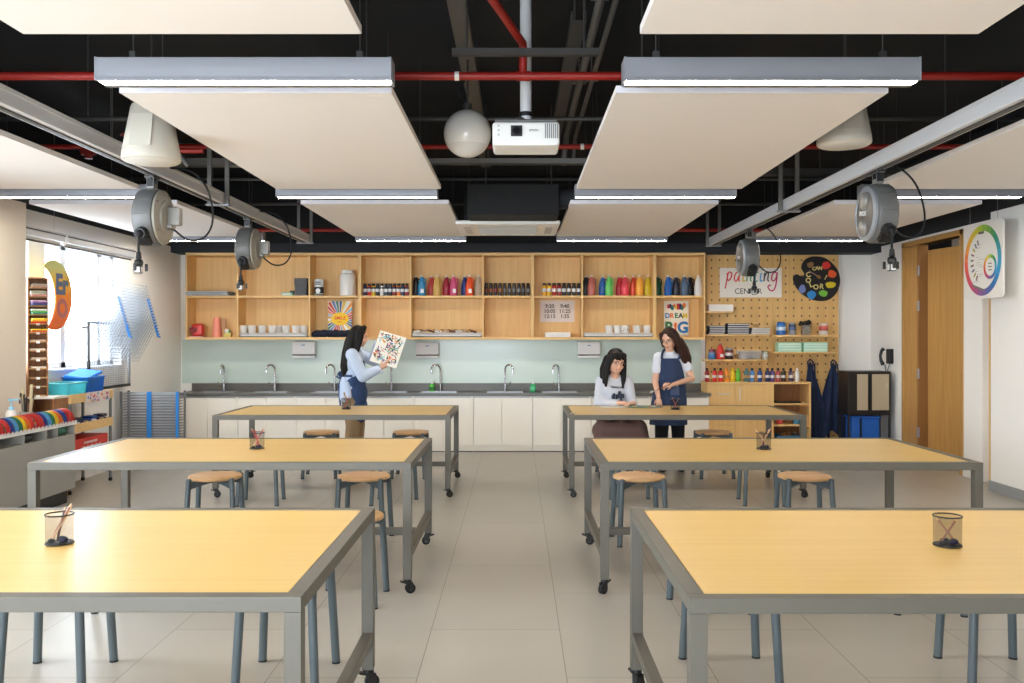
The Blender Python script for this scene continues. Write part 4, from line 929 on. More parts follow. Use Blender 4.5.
for k, (u0, u1, n_, pal, lab) in enumerate(((707.5, 723.5, 4, 0, 'left navy stack'), (726, 748, 5, 0, 'middle navy stack'), (749.5, 768, 3, 1, 'right grey stack'))):
    for j in range(n_):
        t = thing('book', 'flat %s book, %s up in the %s on the pegboard ledge' % (['navy', 'grey'][pal], ORD[j], lab), 'book', (U((u0 + u1) / 2, YS) + random.uniform(-.006, .006), YS - .01, zB + j * .0285), random.uniform(-.03, .03), 'books stacked on the pegboard ledge')
        w_ = (u1 - u0) * YS / F * .97
        q = MB(); q.box((0, 0, .004), (w_, .17, .008), NB[pal]); q.box((0, 0, .023), (w_, .17, .008), NB[pal]); q.box((-w_ / 2 + .001, 0, .0135), (.002, .17, .027), NB[pal]); q.build('cover', t, smooth=0)
        q = MB(); q.box((.001, 0, .0135), (w_ - .006, .168, .011), NB[2]); q.build('pages', t, smooth=0)
jar(781, YS, zC, (40, 104, 180), 'blue lidded jar with a pale label on the pegboard ledge', .175, .062, 'jars on the upper right pegboard ledge', band=(200, 214, 230), capc=(40, 90, 160), cap=.14, body2=(60, 130, 196))
jar(792.2, YS, zC, (150, 152, 156), 'silver printed can between the blue jar and the brush jar', .165, .045, 'jars on the upper right pegboard ledge', band=(90, 110, 150), capc=(170, 170, 170), cap=.06, body2=(60, 70, 90))
jar(823.5, YS, zC, (222, 214, 206), 'white can with red print at the end of the ledge', .155, .058, 'jars on the upper right pegboard ledge', band=(196, 84, 74), capc=(216, 210, 204), cap=.08, body2=(226, 120, 100))
t = thing('brush_jar', 'clear jar stuffed with black sponge heads', 'jar', (U(806.5, YS), YS, zC))
q = MB(); q.lathe([(.060, .003), (.062, .008), (.062, .125), (.066, .13)], clear('jar_glass', (170, 168, 158), .45, .1), 28, cap=False); q.lathe([(.0001, .002), (.06, .002)], STEEL, 24, cap=False); q.build('glass', t)
q = MB()
for k in range(11): q.ball((random.uniform(-.07, .07), random.uniform(-.04, .04), random.uniform(.14, .185)), (random.uniform(.02, .034), .03, .02), BLACK, 10, rot=(0, random.uniform(-1, 1), 0))
q.ball((-.085, 0, .14), (.026, .03, .02), BLACK, 10); q.build('sponge_heads', t)
q = MB()
for k in range(6): q.cyl((random.uniform(-.03, .03), random.uniform(-.03, .03), .01), (random.uniform(-.04, .04), random.uniform(-.03, .03), .15), .006, mat('handle_grey', (130, 128, 120), .5), seg=8)
q.build('handles', t)
# mint cartons
MINTC = mat('mint_carton', (176, 224, 200), .6); MINT2 = mat('mint_carton_pale', (214, 236, 222), .6)
for (u0, u1, lab) in ((776, 800, 'mint green carton on the lower ledge, nearer the bottles'), (801.5, 826, 'mint green carton on the lower ledge, nearer the aprons')):
    t = thing('mint_carton', lab, 'carton', (U((u0 + u1) / 2, YS), YS - .01, zE), 0, 'mint cartons on the pegboard ledge'); w_ = (u1 - u0) * YS / F * .96
    q = MB(); q.box((0, 0, .062), (w_, .15, .124), MINTC, bev=.003); q.build('carton', t)
    q = MB(); [q.box((0, -.0755, z), (w_ * .94, .002, .018), MINT2) for z in (.03, .068, .10)]; q.build('stripe_print', t)
# lower ledge things
jar(712, YS, zD, (60, 110, 170), 'glass jar with blue paint and red top', .135, .05, 'bottles on the lower left pegboard ledge', band=(70, 130, 190), capc=(150, 60, 60), cap=.25, body2=(150, 150, 150))
squeeze(720.2, YS - .02, zD, (200, 34, 28), 'tall red pump bottle on the lower left pegboard ledge', h=.21, r=.052, grp='bottles on the lower left pegboard ledge', capc=(120, 110, 108), handle=False, lab=True)
jar(729, YS, zD, (60, 44, 46), 'dark jar with white label beside the tall red bottle', .15, .055, 'bottles on the lower left pegboard ledge', band=(220, 214, 210), capc=(150, 150, 150), cap=.2, body2=(140, 50, 50))
t = thing('clear_box', 'clear plastic box with dark contents on the lower ledge', 'plastic box', (U(748.8, YS), YS, zD))
q = MB(); q.box((0, 0, .052), (.28, .15, .10), clear('clear_plastic', (206, 206, 206), .4, .1), bev=.01); q.build('tub', t)
q = MB(); q.box((0, 0, .108), (.31, .165, .014), clear('clear_lid', (220, 220, 220), .6, .1), bev=.004)
for s in (-1, 1): q.box((s * .155, 0, .09), (.012, .06, .04), WHITE, bev=.002)
q.build('lid', t)
q = MB(); [q.ball((random.uniform(-.09, .09), random.uniform(-.04, .04), .035), (.035, .03, .028), [DG, mat('grey_dab', (120, 116, 110), .5), NAVY, WHITE][k % 4], 10) for k in range(9)]; q.build('contents', t)
jar(765, YS, zD, (196, 196, 186), 'small pale glass jar at the end of the lower ledge', .115, .042, 'bottles on the lower left pegboard ledge', band=(214, 220, 214), capc=(150, 140, 120), cap=.2)
# ------------------------------------------------------------- oak store cabinet
CF = 11.70; ZCAB = .902
x0, x1 = U(707.5, CF), U(811, CF); xc = (x0 + x1) / 2; W = x1 - x0; xd = U(774, CF) - xc
t = thing('store_cabinet', 'low oak store cabinet with open shelves below the pegboard', 'cabinet', (xc, CF, 0)); D = PY - CF - .003
q = MB(); q.span(-W / 2, W / 2, -.012, D, ZCAB - .028, ZCAB, SHELFX, .003); q.build('top', t)
q = MB(); q.span(-W / 2, xd, .022, D, .06, ZCAB - .028, SHELFW); q.span(xd, W / 2, D - .015, D, .06, ZCAB - .028, BROWNW); q.span(W / 2 - .022, W / 2, 0, D, 0, ZCAB - .028, SHELFW); q.span(xd, W / 2, .01, D, 0.03, .06, SHELFW); q.span(-W / 2, W / 2, .05, D, 0, .06, DARKSTEEL); q.build('carcass', t, smooth=0)
xa = U(738.0, CF) - xc - .01
HND = mat('cream_handle', (232, 222, 210), .4)
xq = -W / 2 + (xa + W / 2)
q = MB(); q.span(-W / 2, xa - .02, 0, .02, .615, ZCAB - .030, SHELFW, .002); o = q.build('drawer', t); q = MB(); q.span(U(717.3, CF) - xc, U(730, CF) - xc, -.022, -.010, .738, .754, HND, .003); q.span(U(718, CF) - xc, U(718.6, CF) - xc, -.012, .002, .74, .752, HND); q.span(U(728.6, CF) - xc, U(729.4, CF) - xc, -.012, .002, .74, .752, HND); q.build('handle', o)
for k in range(2):
    q = MB(); q.span(-W / 2, xa - .02, 0, .02, .07 + k * .272, .07 + (k + 1) * .272 - .004, SHELFW, .002); q.build('drawer', t)
q = MB(); q.span(xa - .017, xd, 0, .02, .07, ZCAB - .030, SHELFW, .002); o = q.build('door', t)
q = MB(); xh = U(739.6, CF) - xc; q.span(xh - .008, xh + .008, -.022, -.010, .66, .83, HND, .003); q.span(xh - .006, xh + .006, -.012, .002, .67, .68, HND); q.span(xh - .006, xh + .006, -.012, .002, .81, .82, HND); q.build('handle', o)
for z in (.60, .325):
    q = MB(); q.span(xd, W / 2 - .022, .01, D - .015, z, z + .022, SHELFX, .002); q.build('shelf', t)
q = MB(); q.box((0, 0, .01), (.30, .2, .018), BLACK, bev=.002); tag(q.build('folder', loc=(xc + (xd + W / 2) / 2 - .02, CF + .16, .622)), 'thin dark folder lying on the top open shelf', 'folder')
for (u, c, lab) in ((779.8, (214, 84, 84), 'small pink cup on the open cabinet shelf'), (796.5, (60, 140, 190), 'small blue cup on the open cabinet shelf')):
    q = MB(); q.lathe([(.0001, .006), (.036, .006), (.044, .075), (.048, .075), (.040, .0), (.0001, 0)], cmat(c), 24, cap=False); tag(q.build('paint_cup', loc=(U(u, CF + .12), CF + .12, .347)), lab, 'cup', 'paint cups in the open cabinet')
t = thing('blue_basket', 'blue plastic basket of odds and ends low in the cabinet', 'basket', (xc + (xd + W / 2) / 2 - .01, CF + .18, .06)); BBL = mat('basket_blue', (50, 120, 160), .5)
q = MB(); q.box((0, 0, .01), (.34, .26, .02), BBL); [q.box((s * .17, 0, .07), (.012, .27, .13), BBL, bev=.003) for s in (-1, 1)]; [q.box((0, s * .13, .07), (.34, .012, .13), BBL, bev=.003) for s in (-1, 1)]; q.build('tub', t)
q = MB(); [q.ball((random.uniform(-.12, .12), random.uniform(-.08, .08), .13), (.05, .05, .04), [BROWNW, DG, mat('clay_tan', (206, 180, 150), .6)][k % 3], 10) for k in range(7)]; q.build('contents', t)
# row of poster paints on the cabinet
bots = [(707, (150, 30, 34), 'dark red', 'at the counter end of the cabinet row'), (714.7, (214, 46, 40), 'red', 'second in the cabinet row'), (720.6, (222, 52, 46), 'scarlet', 'left of the orange one'), (726.5, (248, 150, 36), 'orange', 'left of the yellow one'), (732.7, (246, 206, 30), 'yellow', 'between orange and green'), (738, (104, 186, 58), 'green', 'right of the yellow one'), (746.4, (74, 120, 124), 'grey teal', 'right of the green one'), (752, (70, 136, 196), 'sky blue', 'right of the grey teal one'), (759.8, (34, 74, 150), 'blue', 'right of the sky blue one'), (767.5, (38, 50, 92), 'navy', 'left of the purple one'), (772.3, (90, 70, 130), 'purple', 'right of the navy one'), (778, (180, 82, 92), 'rose', 'right of the purple one'), (783.4, (60, 48, 44), 'dark brown', 'right of the rose one'), (790.8, (78, 66, 96), 'dull violet', 'left of the white one'), (797.2, (232, 228, 222), 'white', 'at the apron end of the row')]
for k, (u, c, nm, wh) in enumerate(bots):
    Yq = CF + .11
    t = thing('poster_paint', '%s poster paint bottle %s' % (nm, wh), 'paint bottle', (U(u, Yq), Yq, ZCAB), 0, 'poster paints lined up on the store cabinet')
    q = MB(); r, h = .031, .165; q.lathe([(r * .94, 0), (r, .005), (r, h * .72), (r * .80, h * .82), (r * .45, h * .88), (r * .45, h * .90)], cmat(c), 20); q.build('body', t)
    q = MB(); q.lathe([(r * .52, h * .89), (r * .55, h * .90), (r * .50, h + .012), (r * .3, h + .014)], cmat((24, 24, 26)) if k not in (3, 4, 5, 6, 14) else cmat(c), 14); q.build('cap', t)
    if k not in (4, 5, 14):
        q = MB(); q.lathe([(r + .0003, h * .30), (r + .001, h * .31), (r + .001, h * .50), (r + .0003, h * .51)], cmat((220, 216, 214), 'label') if k not in (3, 6) else cmat((200, 150, 90), 'label'), 20); q.build('label', t)
# ------------------------------------------------------------- painting sign
x0, x1 = U(719.5, PY), U(781.3, PY); z0, z1 = V(297.5, PY), V(268, PY); W, H = x1 - x0, z1 - z0
t = thing('painting_sign', 'white board sign with rainbow lettered painting center', 'sign', ((x0 + x1) / 2, PY - .022, (z0 + z1) / 2))
q = MB(); q.box((0, .010, 0), (W, .018, H), mat('sign_white', (240, 232, 222), .7), bev=.002); q.build('board', t)
cols = [(206, 34, 60), (222, 64, 70), (226, 190, 40), (40, 150, 90), (40, 150, 160), (60, 170, 226), (60, 66, 76), (196, 40, 100)]
strokes = {  # hand lettered script: polylines in a unit box (x right, y up from the base line)
 'p': [[(.1, .9), (.2, .5), (.05, -.75)], [(.16, .6), (.35, 1.0), (.7, .9), (.7, .45), (.4, .12), (.16, .35)]],
 'a': [[(.7, .85), (.35, 1.0), (.08, .6), (.12, .15), (.4, .05), (.68, .6), (.75, .95), (.68, .2), (.85, .05)]],
 'i': [[(.2, .9), (.15, .2), (.3, .03), (.45, .15)], [(.24, 1.28), (.27, 1.34)]],
 'n': [[(.1, .95), (.12, .02)], [(.12, .5), (.4, .98), (.6, .85), (.6, .2), (.78, .03)]],
 't': [[(.25, 1.5), (.18, .2), (.35, .02), (.5, .12)], [(.0, .95), (.5, 1.0)]],
 'g': [[(.7, .9), (.35, 1.0), (.08, .6), (.15, .15), (.45, .1), (.7, .5), (.76, .95), (.72, -.4), (.45, -.95), (.0, -.92), (-.3, -.6), (-.15, -.38), (.05, -.45)]],
}
def script(q, ch, x, zb, s, m, wdt=.8):
    for st in strokes[ch]:
        pts = [Vector((x + p[0] * s * wdt + p[1] * s * .10, -.002, zb + p[1] * s)) for p in st]; out = []
        for k in range(len(pts) - 1):
            p0, p1, p2, p3 = pts[max(k - 1, 0)], pts[k], pts[k + 1], pts[min(k + 2, len(pts) - 1)]
            for j in range(6):
                u = j / 6; out.append(.5 * ((2 * p1) + (p2 - p0) * u + (2 * p0 - 5 * p1 + 4 * p2 - p3) * u * u + (3 * p1 - p0 - 3 * p2 + p3) * u ** 3))
        out.append(pts[-1]); q.tube(out, .0088, m, 6)
q = MB(); s = .125; xx = -W / 2 + .075
for ch, c_, ad in zip('painting', cols, (.105, .105, .055, .10, .07, .055, .10, .1)):
    script(q, ch, xx, .015, s, cmat(c_, 'sign_paint')); xx += ad * (W - .12) / .69
q.build('script_lettering', t)
q = MB(); q.text('CENTER', .105, mat('sign_ink', (44, 42, 44), .6), face(-.035, -.001, -.118) @ Matrix.Diagonal((.95, 1, 1, 1)), ext=.001); q.build('capital_lettering', t, smooth=0)
# ------------------------------------------------------------- black palette
xc, zc = U(817, PY), V(279, PY)
t = thing('palette_board', 'black palette shaped board with paint blobs and lettering', 'sign', (xc, PY - .02, zc), 0)
pts = []; sc = PY / F
outline = [(-24, -11), (-21, -16), (-17.5, -20), (-11, -22.5), (-2, -22.3), (8, -20), (16, -14.5), (21.5, -6), (23.2, 3), (21.5, 11), (17, 18), (10, 22.3), (1, 23), (-8, 20), (-15.5, 15), (-21, 8.5), (-24.2, 1), (-23.5, -3), (-20.5, -4.6), (-17.5, -2.8), (-14.2, -2.6), (-12.8, -5.5), (-14.5, -9)]
outline = [(-24.2, 1), (-23.5, -3), (-20.5, -4.6), (-17.5, -3.0), (-14.2, -2.8), (-12.9, -5.5), (-15.2, -9.5), (-15.6, -14), (-12.6, -19), (-7, -22), (0, -22.5), (8, -20.6), (15.5, -15), (21, -7), (22.6, 2), (21, 10), (16.6, 17), (10, 21.3), (1, 22), (-8, 19.6), (-15.5, 14.6), (-21, 8.5)]
sm = []
for k in range(len(outline)):
    p0, p1, p2, p3 = [Vector(outline[(k + j - 1) % len(outline)]) for j in range(4)]
    for j in range(4):
        u = j / 4; r_ = .5 * ((2 * p1) + (p2 - p0) * u + (2 * p0 - 5 * p1 + 4 * p2 - p3) * u * u + (3 * p1 - p0 - 3 * p2 + p3) * u ** 3); sm.append((r_.x * sc, -r_.y * sc))
q = MB(); q.prism(sm, .02, mat('palette_black', (24, 22, 24), .5), face(0, .02, 0)); q.build('board', t)
for (px, py, rx, ry, c_) in ((-7, -14, 3.2, 3, (150, 112, 66)), (8.5, -13.5, 4.2, 4, (226, 60, 54)), (14.5, -5, 4.2, 4, (236, 96, 50)), (13, 6, 5, 3.4, (228, 206, 46)), (5.8, 14.5, 4.4, 3.2, (126, 196, 70)), (-6, 16, 4.5, 4, (46, 140, 214)), (-15.2, 10, 3.4, 4, (126, 138, 196))):
    q = MB(); pl = [(px * sc + (1 + .10 * math.sin(3 * a + px)) * rx * sc * math.cos(a), -py * sc + (1 + .10 * math.cos(2 * a + py)) * ry * sc * math.sin(a)) for a in [2 * PI * k / 24 for k in range(24)]]
    q.prism(pl, .003, cmat(c_, 'palette_paint'), face(0, .0005, 0)); q.build('paint_blob', t, smooth=0)
q = MB(); PL = mat('pale_gold_letter', (226, 206, 130), .5)
for ch, px, py, rz in (('C', -3.6, -10, .1), ('A', -.5, -10.6, .0), ('N', 2.8, -10.6, -.1), ('C', -9.2, -4.0, .2), ('O', -9.2, 1.6, .1), ('L', -6.5, 6.0, .3), ('O', -1.6, 8.3, .05), ('R', 4.0, 7.6, -.1), ('!', 8.2, -1.5, -.5)):
    q.text(ch, .092 if py > -9 else .064, PL, face(px * sc, -.003, -py * sc) @ Matrix.Rotation(rz, 4, 'Z'), offset=.003)
q.build('lettering', t, smooth=0)
q = MB(); q.cyl((-8.5 * sc, -.006, 8 * sc), (-.5 * sc, -.006, 3 * sc), .006, mat('brush_pinkish', (170, 130, 120), .5), seg=8); q.ball((1.2 * sc, -.006, 2.0 * sc), (.032, .01, .022), mat('brush_gold', (150, 110, 50), .5), 12, rot=(0, .55, 0)); q.build('paint_brush', t)
# ------------------------------------------------------------- hanging aprons
def apron(u, v, label, wl, wr, sway):
    Yh = PY - .03; t = thing('hanging_apron', label, 'apron', (U(u, Yh), Yh, V(v, Yh)), 0, 'navy aprons hanging on pegs')
    bm_ = MB(); m = mat('navy_apron_cloth', (34, 48, 78), .9, bump=.25, bscale=30); i = bm_.mi(m)
    rows, colsn = 22, 30; H = 1.02; grid = []
    for r_ in range(rows + 1):
        f = r_ / rows; row = []
        L = -(.025 + wl * min(1, f * 1.45) ** .8); R = .025 + wr * min(1, f * 1.25) ** .9
        for c_ in range(colsn + 1):
            g = c_ / colsn; x = L + (R - L) * g; amp = .010 + .034 * min(1, f * 1.5)
            y = -.045 - amp * (1 + math.sin(g * PI * 5 + sway + f * 1.5)) * (math.sin(g * PI) * .6 + .4)
            zz = -.02 - f * (H + .10 * math.sin(g * 7 + sway)) + .06 * (1 - f) * (-abs(g - .5) * 2)
            row.append((x, y, zz))
        grid.append(row)
    fr_ = [[bm_.bm.verts.new(p) for p in row] for row in grid]; bk = [[bm_.bm.verts.new((p[0], p[1] + .012, p[2])) for p in row] for row in grid]
    for r_ in range(rows):
        for c_ in range(colsn):
            bm_.bm.faces.new((fr_[r_][c_], fr_[r_ + 1][c_], fr_[r_ + 1][c_ + 1], fr_[r_][c_ + 1])); bm_.bm.faces.new((bk[r_][c_], bk[r_][c_ + 1], bk[r_ + 1][c_ + 1], bk[r_ + 1][c_]))
    loop = [(0, c_) for c_ in range(colsn + 1)] + [(r_, colsn) for r_ in range(1, rows + 1)] + [(rows, c_) for c_ in range(colsn - 1, -1, -1)] + [(r_, 0) for r_ in range(rows - 1, 0, -1)]
    for (a, b_) in zip(loop, loop[1:] + loop[:1]): bm_.bm.faces.new((fr_[a[0]][a[1]], fr_[b_[0]][b_[1]], bk[b_[0]][b_[1]], bk[a[0]][a[1]]))
    bm_.build('cloth', t, smooth=70)
    q = MB(); q.tube([(-.03, -.06, -.10), (-.035, -.055, -.03), (0, -.045, .005), (.035, -.055, -.03), (.03, -.06, -.12)], .011, m, 8); q.build('neck_loop', t)
    q = MB(); q.tube([(.04, -.10, -.05), (.05, -.11, -.30), (.02, -.12, -.62), (.05, -.115, -.85)], .010, m, 8); q.build('tie_string', t)
    q = MB(); q.cyl((0, .0, 0), (0, -.075, .004), .008, SHELFW, seg=10); tag(q.build('wooden_peg', loc=(U(u, Yh), PY - .001, V(v, Yh) - .004)), 'wooden peg holding the ' + label, 'peg', 'wooden pegs in the board')
apron(809, 359.5, 'navy apron hanging beside the oak store cabinet', .075, .24, 0)
apron(832, 360, 'navy apron hanging nearest the corner of the room', .21, .22, 1.7)
# ------------------------------------------------------------- corner locker, phone
LX0, LX1, LY = U(850, 11.35), U(893, 11.35), 11.35
xc = (LX0 + LX1) / 2; W = LX1 - LX0; z0, z1 = V(413, LY), V(371.5, LY)
t = thing('wall_locker', 'black framed locker with bronze doors on a stand', 'locker', (xc - .02, LY, 0)); FR_ = mat('locker_black', (30, 28, 28), .4); BRZ = mat('bronze_panel', (190, 176, 150), .35, .1)
q = MB(); q.span(-W / 2, W / 2, .02, .36, z0, z1, FR_, .004); q.build('body', t)
for k in range(2):
    a = -W / 2 + .012 + k * (W / 2 - .006); b_ = a + W / 2 - .018
    q = MB(); q.span(a, b_, .004, .02, z0 + .015, z1 - .015, FR_, .002); o = q.build('door', t)
    q = MB(); q.span(a + (.10 if k == 0 else .022), b_ - .018, .001, .006, z0 + .035, z1 - .035, BRZ); q.build('door_panel', o)
    q = MB(); q.span(b_ - .012 if k == 0 else a + .004, b_ - .004 if k == 0 else a + .012, -.012, .004, z0 + .15, z1 - .15, BLACK, .002); q.build('handle', o)
for sx in (-1, 1):
    for y in (.03, .34):
        q = MB(); q.box((sx * (W / 2 - .012), y, z0 / 2), (.024, .024, z0), FR_, bev=.002); q.build('leg', t)
q = MB(); q.span(-W / 2, W / 2, .02, .36, z0 - .03, z0, FR_); q.span(-W / 2 + .02, W / 2 - .02, .03, .35, .05, .065, FR_); q.build('stand_frame', t, smooth=0)
t = thing('blue_crate', 'blue plastic crate on the floor shelf of the locker', 'crate', (xc - .05, LY + .17, .066)); CB = mat('crate_blue', (24, 96, 190), .45)
q = MB(); q.box((0, 0, .20), (.36, .24, .40), CB, bev=.03); q.build('tub', t)
q = MB(); q.box((0, 0, .405), (.38, .26, .03), CB, bev=.008); q.build('lid', t)
q = MB(); q.box((-.07, -.125, .20), (.02, .012, .39), BLACK); q.build('strap', t)
t = thing('wall_phone', 'black handset phone on the wall beside the door', 'phone', (XR, 11.50, 1.13))
q = MB(); q.box((-.03, 0, .11), (.06, .11, .19), BLACK, bev=.012); q.build('base', t)
q = MB(); q.tube([(-.085, .075, .0), (-.11, .085, .06), (-.115, .09, .12), (-.10, .085, .18), (-.075, .075, .21)], [.026, .02, .017, .02, .026], BLACK, 12); q.build('handset', t)
q = MB(); q.tube([(-.085, .075, 0)] + [(-.06 + .01 * math.cos(k * 1.5), .06 + .01 * math.sin(k * 1.5), -.01 - k * .007) for k in range(18)] + [(-.02, .02, .03)], .004, BLACK, 6); q.build('coiled_cord', t)
# ------------------------------------------------------------- alcove shelf
t = thing('alcove_bookcase', 'narrow oak bookcase set in the wall alcove', 'bookcase', (4.86, 9.0, 0))
q = MB(); q.span(0, .32, .24, .262, 0, 2.42, SHELFW); q.span(0, .32, -.262, -.24, 0, 2.42, SHELFW); q.build('side_panel', t, smooth=0)
q = MB(); q.span(.30, .32, -.24, .24, .02, 2.42, SHELFW); q.build('back_panel', t, smooth=0)
for z in (.05, .42, .80, 1.22, 1.62, 2.02, 2.40):
    q = MB(); q.span(0, .30, -.24, .24, z, z + .022, SHELFX, .002); q.build('shelf', t)
CREAMB = mat('cream_box', (226, 222, 212), .6)
for z, m, h, lab in ((.444, CREAMB, .30, 'white box on the second alcove shelf'), (.824, CREAMB, .32, 'white box on the third alcove shelf'), (2.044, mat('green_file', (60, 120, 90), .6), .30, 'green box file high in the alcove bookcase')):
    t = thing('storage_box', lab, 'box', (4.86 + .16, 9.0, z), 0, 'boxes in the alcove bookcase')
    q = MB(); q.box((0, 0, h / 2 - .01), (.26, .42, h - .03), m, bev=.004); q.build('body', t)
    q = MB(); q.box((0, 0, h - .02), (.27, .43, .03), m, bev=.004); q.build('lid', t)
# ------------------------------------------------------------- hanging colour wheel
def hue_mat():
    m = bpy.data.materials.new('colour_wheel_hues'); m.use_nodes = True; nt = m.node_tree; L = nt.links.new; b = nt.nodes['Principled BSDF']; b.inputs['Roughness'].default_value = .6
    tc = nt.nodes.new('ShaderNodeTexCoord'); sp = nt.nodes.new('ShaderNodeSeparateXYZ'); L(tc.outputs['Object'], sp.inputs[0])
    at = nt.nodes.new('ShaderNodeMath'); at.operation = 'ARCTAN2'; L(sp.outputs[2], at.inputs[0]); L(sp.outputs[0], at.inputs[1])
    mr = nt.nodes.new('ShaderNodeMapRange'); mr.inputs[1].default_value = -PI; mr.inputs[2].default_value = PI; L(at.outputs[0], mr.inputs[0])
    st = nt.nodes.new('ShaderNodeMath'); st.operation = 'SNAP'; st.inputs[1].default_value = 1 / 24; L(mr.outputs[0], st.inputs[0])
    cr = nt.nodes.new('ShaderNodeValToRGB'); r = cr.color_ramp; r.interpolation = 'LINEAR'
    stops = [(0, (236, 90, 60)), (.12, (206, 70, 110)), (.22, (130, 90, 150)), (.33, (40, 110, 180)), (.48, (60, 170, 210)), (.60, (40, 140, 90)), (.72, (150, 190, 60)), (.80, (220, 200, 50)), (.90, (240, 160, 50)), (1.0, (236, 90, 60))]
    r.elements[0].position = 0; r.elements[0].color = rgb(stops[0][1]); r.elements[1].position = 1; r.elements[1].color = rgb(stops[-1][1])
    for p, c in stops[1:-1]: e = r.elements.new(p); e.color = rgb(c)
    L(st.outputs[0], cr.inputs[0]); L(cr.outputs[0], b.inputs['Base Color']); return m
HUE = hue_mat()
def rrect(w_, h, r, n_=6):
    o = []
    for cx_, cy_, a0 in ((w_ / 2 - r, h / 2 - r, 0), (-w_ / 2 + r, h / 2 - r, PI / 2), (-w_ / 2 + r, -h / 2 + r, PI), (w_ / 2 - r, -h / 2 + r, 1.5 * PI)):
        for k in range(n_ + 1): a = a0 + PI / 2 * k / n_; o.append((cx_ + r * math.cos(a), cy_ + r * math.sin(a)))
    return o
t = thing('colour_wheel_board', 'white hanging board printed with a colour wheel', 'sign', (4.40, 8.50, 2.215), rot=(0, 0, -PI / 2))
q = MB(); q.prism(rrect(.71, .725, .05), .02, mat('board_white', (238, 234, 226), .5), face(0, .02, 0)); q.build('board', t)
def ring(q, r0, r1, m, n_=64, a0=0, a1=2 * PI, th=.002):
    for k in range(n_):
        a, b_ = a0 + (a1 - a0) * k / n_, a0 + (a1 - a0) * (k + 1) / n_
        q.prism([(r0 * math.cos(a), r0 * math.sin(a)), (r1 * math.cos(a), r1 * math.sin(a)), (r1 * math.cos(b_), r1 * math.sin(b_)), (r0 * math.cos(b_), r0 * math.sin(b_))], th, m, face(0, 0, 0))
q = MB(); ring(q, .275, .335, HUE); q.build('hue_ring_print', t, smooth=0)
q = MB(); ring(q, .085, .115, HUE, 40); q.build('small_ring_print', t, smooth=0, loc=(.14, -.0004, -.07))
q = MB(); gm = [cmat(c) for c in ((90, 80, 60), (70, 90, 130), (170, 150, 60), (120, 60, 70), (110, 110, 100))]
for k in range(9):
    a = 2.0 + k * .27; q.box((.19 * math.cos(a), -.001, .19 * math.sin(a) + .0), (.018, .002, .05), gm[k % 5], rot=(0, -(a - PI / 2), 0))
for k in range(14): q.box((random.uniform(-.14, .05), -.001, random.uniform(-.2, .2)), (random.uniform(.04, .12), .001, .005), mat('print_faint', (196, 192, 190), .6))
for k in range(3): q.box((.14, -.0015, -.04 - k * .03), (.06, .001, .008), INK)
q.box((-.02, -.0015, .262), (.10, .002, .022), gm[0]); q.box((-.08, -.0015, -.255), (.22, .002, .02), gm[4], rot=(0, .25, 0)); q.build('chart_print', t, smooth=0)
for s in (-1, 1):
    q = MB(); q.cyl((s * .25, .01, .36), (s * .25, .01, ZC - 2.215), .0018, STEEL, seg=6); q.build('hanging_wire', t)
# ============================================================= window side: console desk and things on it
CG = mat('console_grey', (150, 148, 142), .5)
t = thing('console_desk', 'grey console desk with a white top by the cream pier', 'desk', (-4.18, 6.86, 0)); y0, y1 = -1.26, 1.30
q = MB(); q.span(.16, .18, y0, y1, .125, .605, CG, .002); q.span(-.175, .16, y1 - .02, y1, .125, .605, CG); q.span(-.175, .16, y0, y0 + .02, .125, .605, CG); q.build('front_panel', t)
q = MB(); q.span(-.175, .13, y0 + .05, y1 - .05, 0, .125, BLACK); q.build('plinth', t, smooth=0)
q = MB(); q.span(-.175, .18, y0, y1, .605, .620, CG); [q.span(-.1, .178, y, y + .016, .620, .700, CG) for y in (-1.2, -.6, 0, .45, .80, .98, 1.275)]; q.span(-.175, -.16, y0, y1, .62, .70, CG); q.build('open_slot', t, smooth=0)
q = MB(); q.span(-.175, .19, y0 - .01, y1 + .01, .700, .728, WHITE, .003); q.span(.178, .19, y0 - .01, y1 + .01, .726, .738, WHITE); q.build('top', t)
for (yy, c, lab) in ((7.98, (30, 110, 84), 'dark green cloth roll in the desk slot'), (7.42, (40, 38, 40), 'black tape rolls in the desk slot nearest the camera')):
    q = MB(); q.cyl((0, -.07, .038), (0, .07, .038), .036, cmat(c), seg=18); q.cyl((-.06, -.05, .028), (-.06, .06, .028), .027, cmat(c), seg=16); tag(q.build('cloth_roll', loc=(-4.06, yy, .6205)), lab, 'roll', 'rolls in the desk slot')
RB = [((206, 40, 34), 'red'), ((24, 60, 150), 'navy'), ((90, 170, 226), 'sky'), ((40, 130, 90), 'green'), ((244, 214, 40), 'yellow'), ((240, 120, 40), 'orange'), ((214, 44, 44), 'red')]
def garland(label, y, n, order):
    t = thing('rainbow_garland', label, 'garland', (-4.09, y, .7285), 0, 'rainbow paper garlands on the console desk')
    for k in range(n):
        c = RB[order[k]][0]; yo = (k - n / 2) * .060; pts = []; q = MB()
        for j in range(13):
            a = PI * j / 12; pts.append((.095 * -math.cos(a) + .01, yo + .02 * math.sin(a), .008 + .105 * math.sin(a) ** .8))
        m = cmat(c); i = q.mi(m); w_ = .034; rows = []
        for p in pts:
            rows.append([q.bm.verts.new((p[0] + dx, p[1] + s * w_, p[2] + dz - abs(s) * .004)) for s, dx, dz in ((-1, 0, -.012), (-.5, 0, .004), (0, 0, .008), (.5, 0, .004), (1, 0, -.012))])
        for r0, r1 in zip(rows, rows[1:]):
            for a in range(4): q.bm.faces.new((r0[a], r0[a + 1], r1[a + 1], r1[a])).material_index = i
        bmesh.ops.solidify(q.bm, geom=list(q.bm.faces), thickness=.006)
        q.build('colour_band', t, smooth=70)
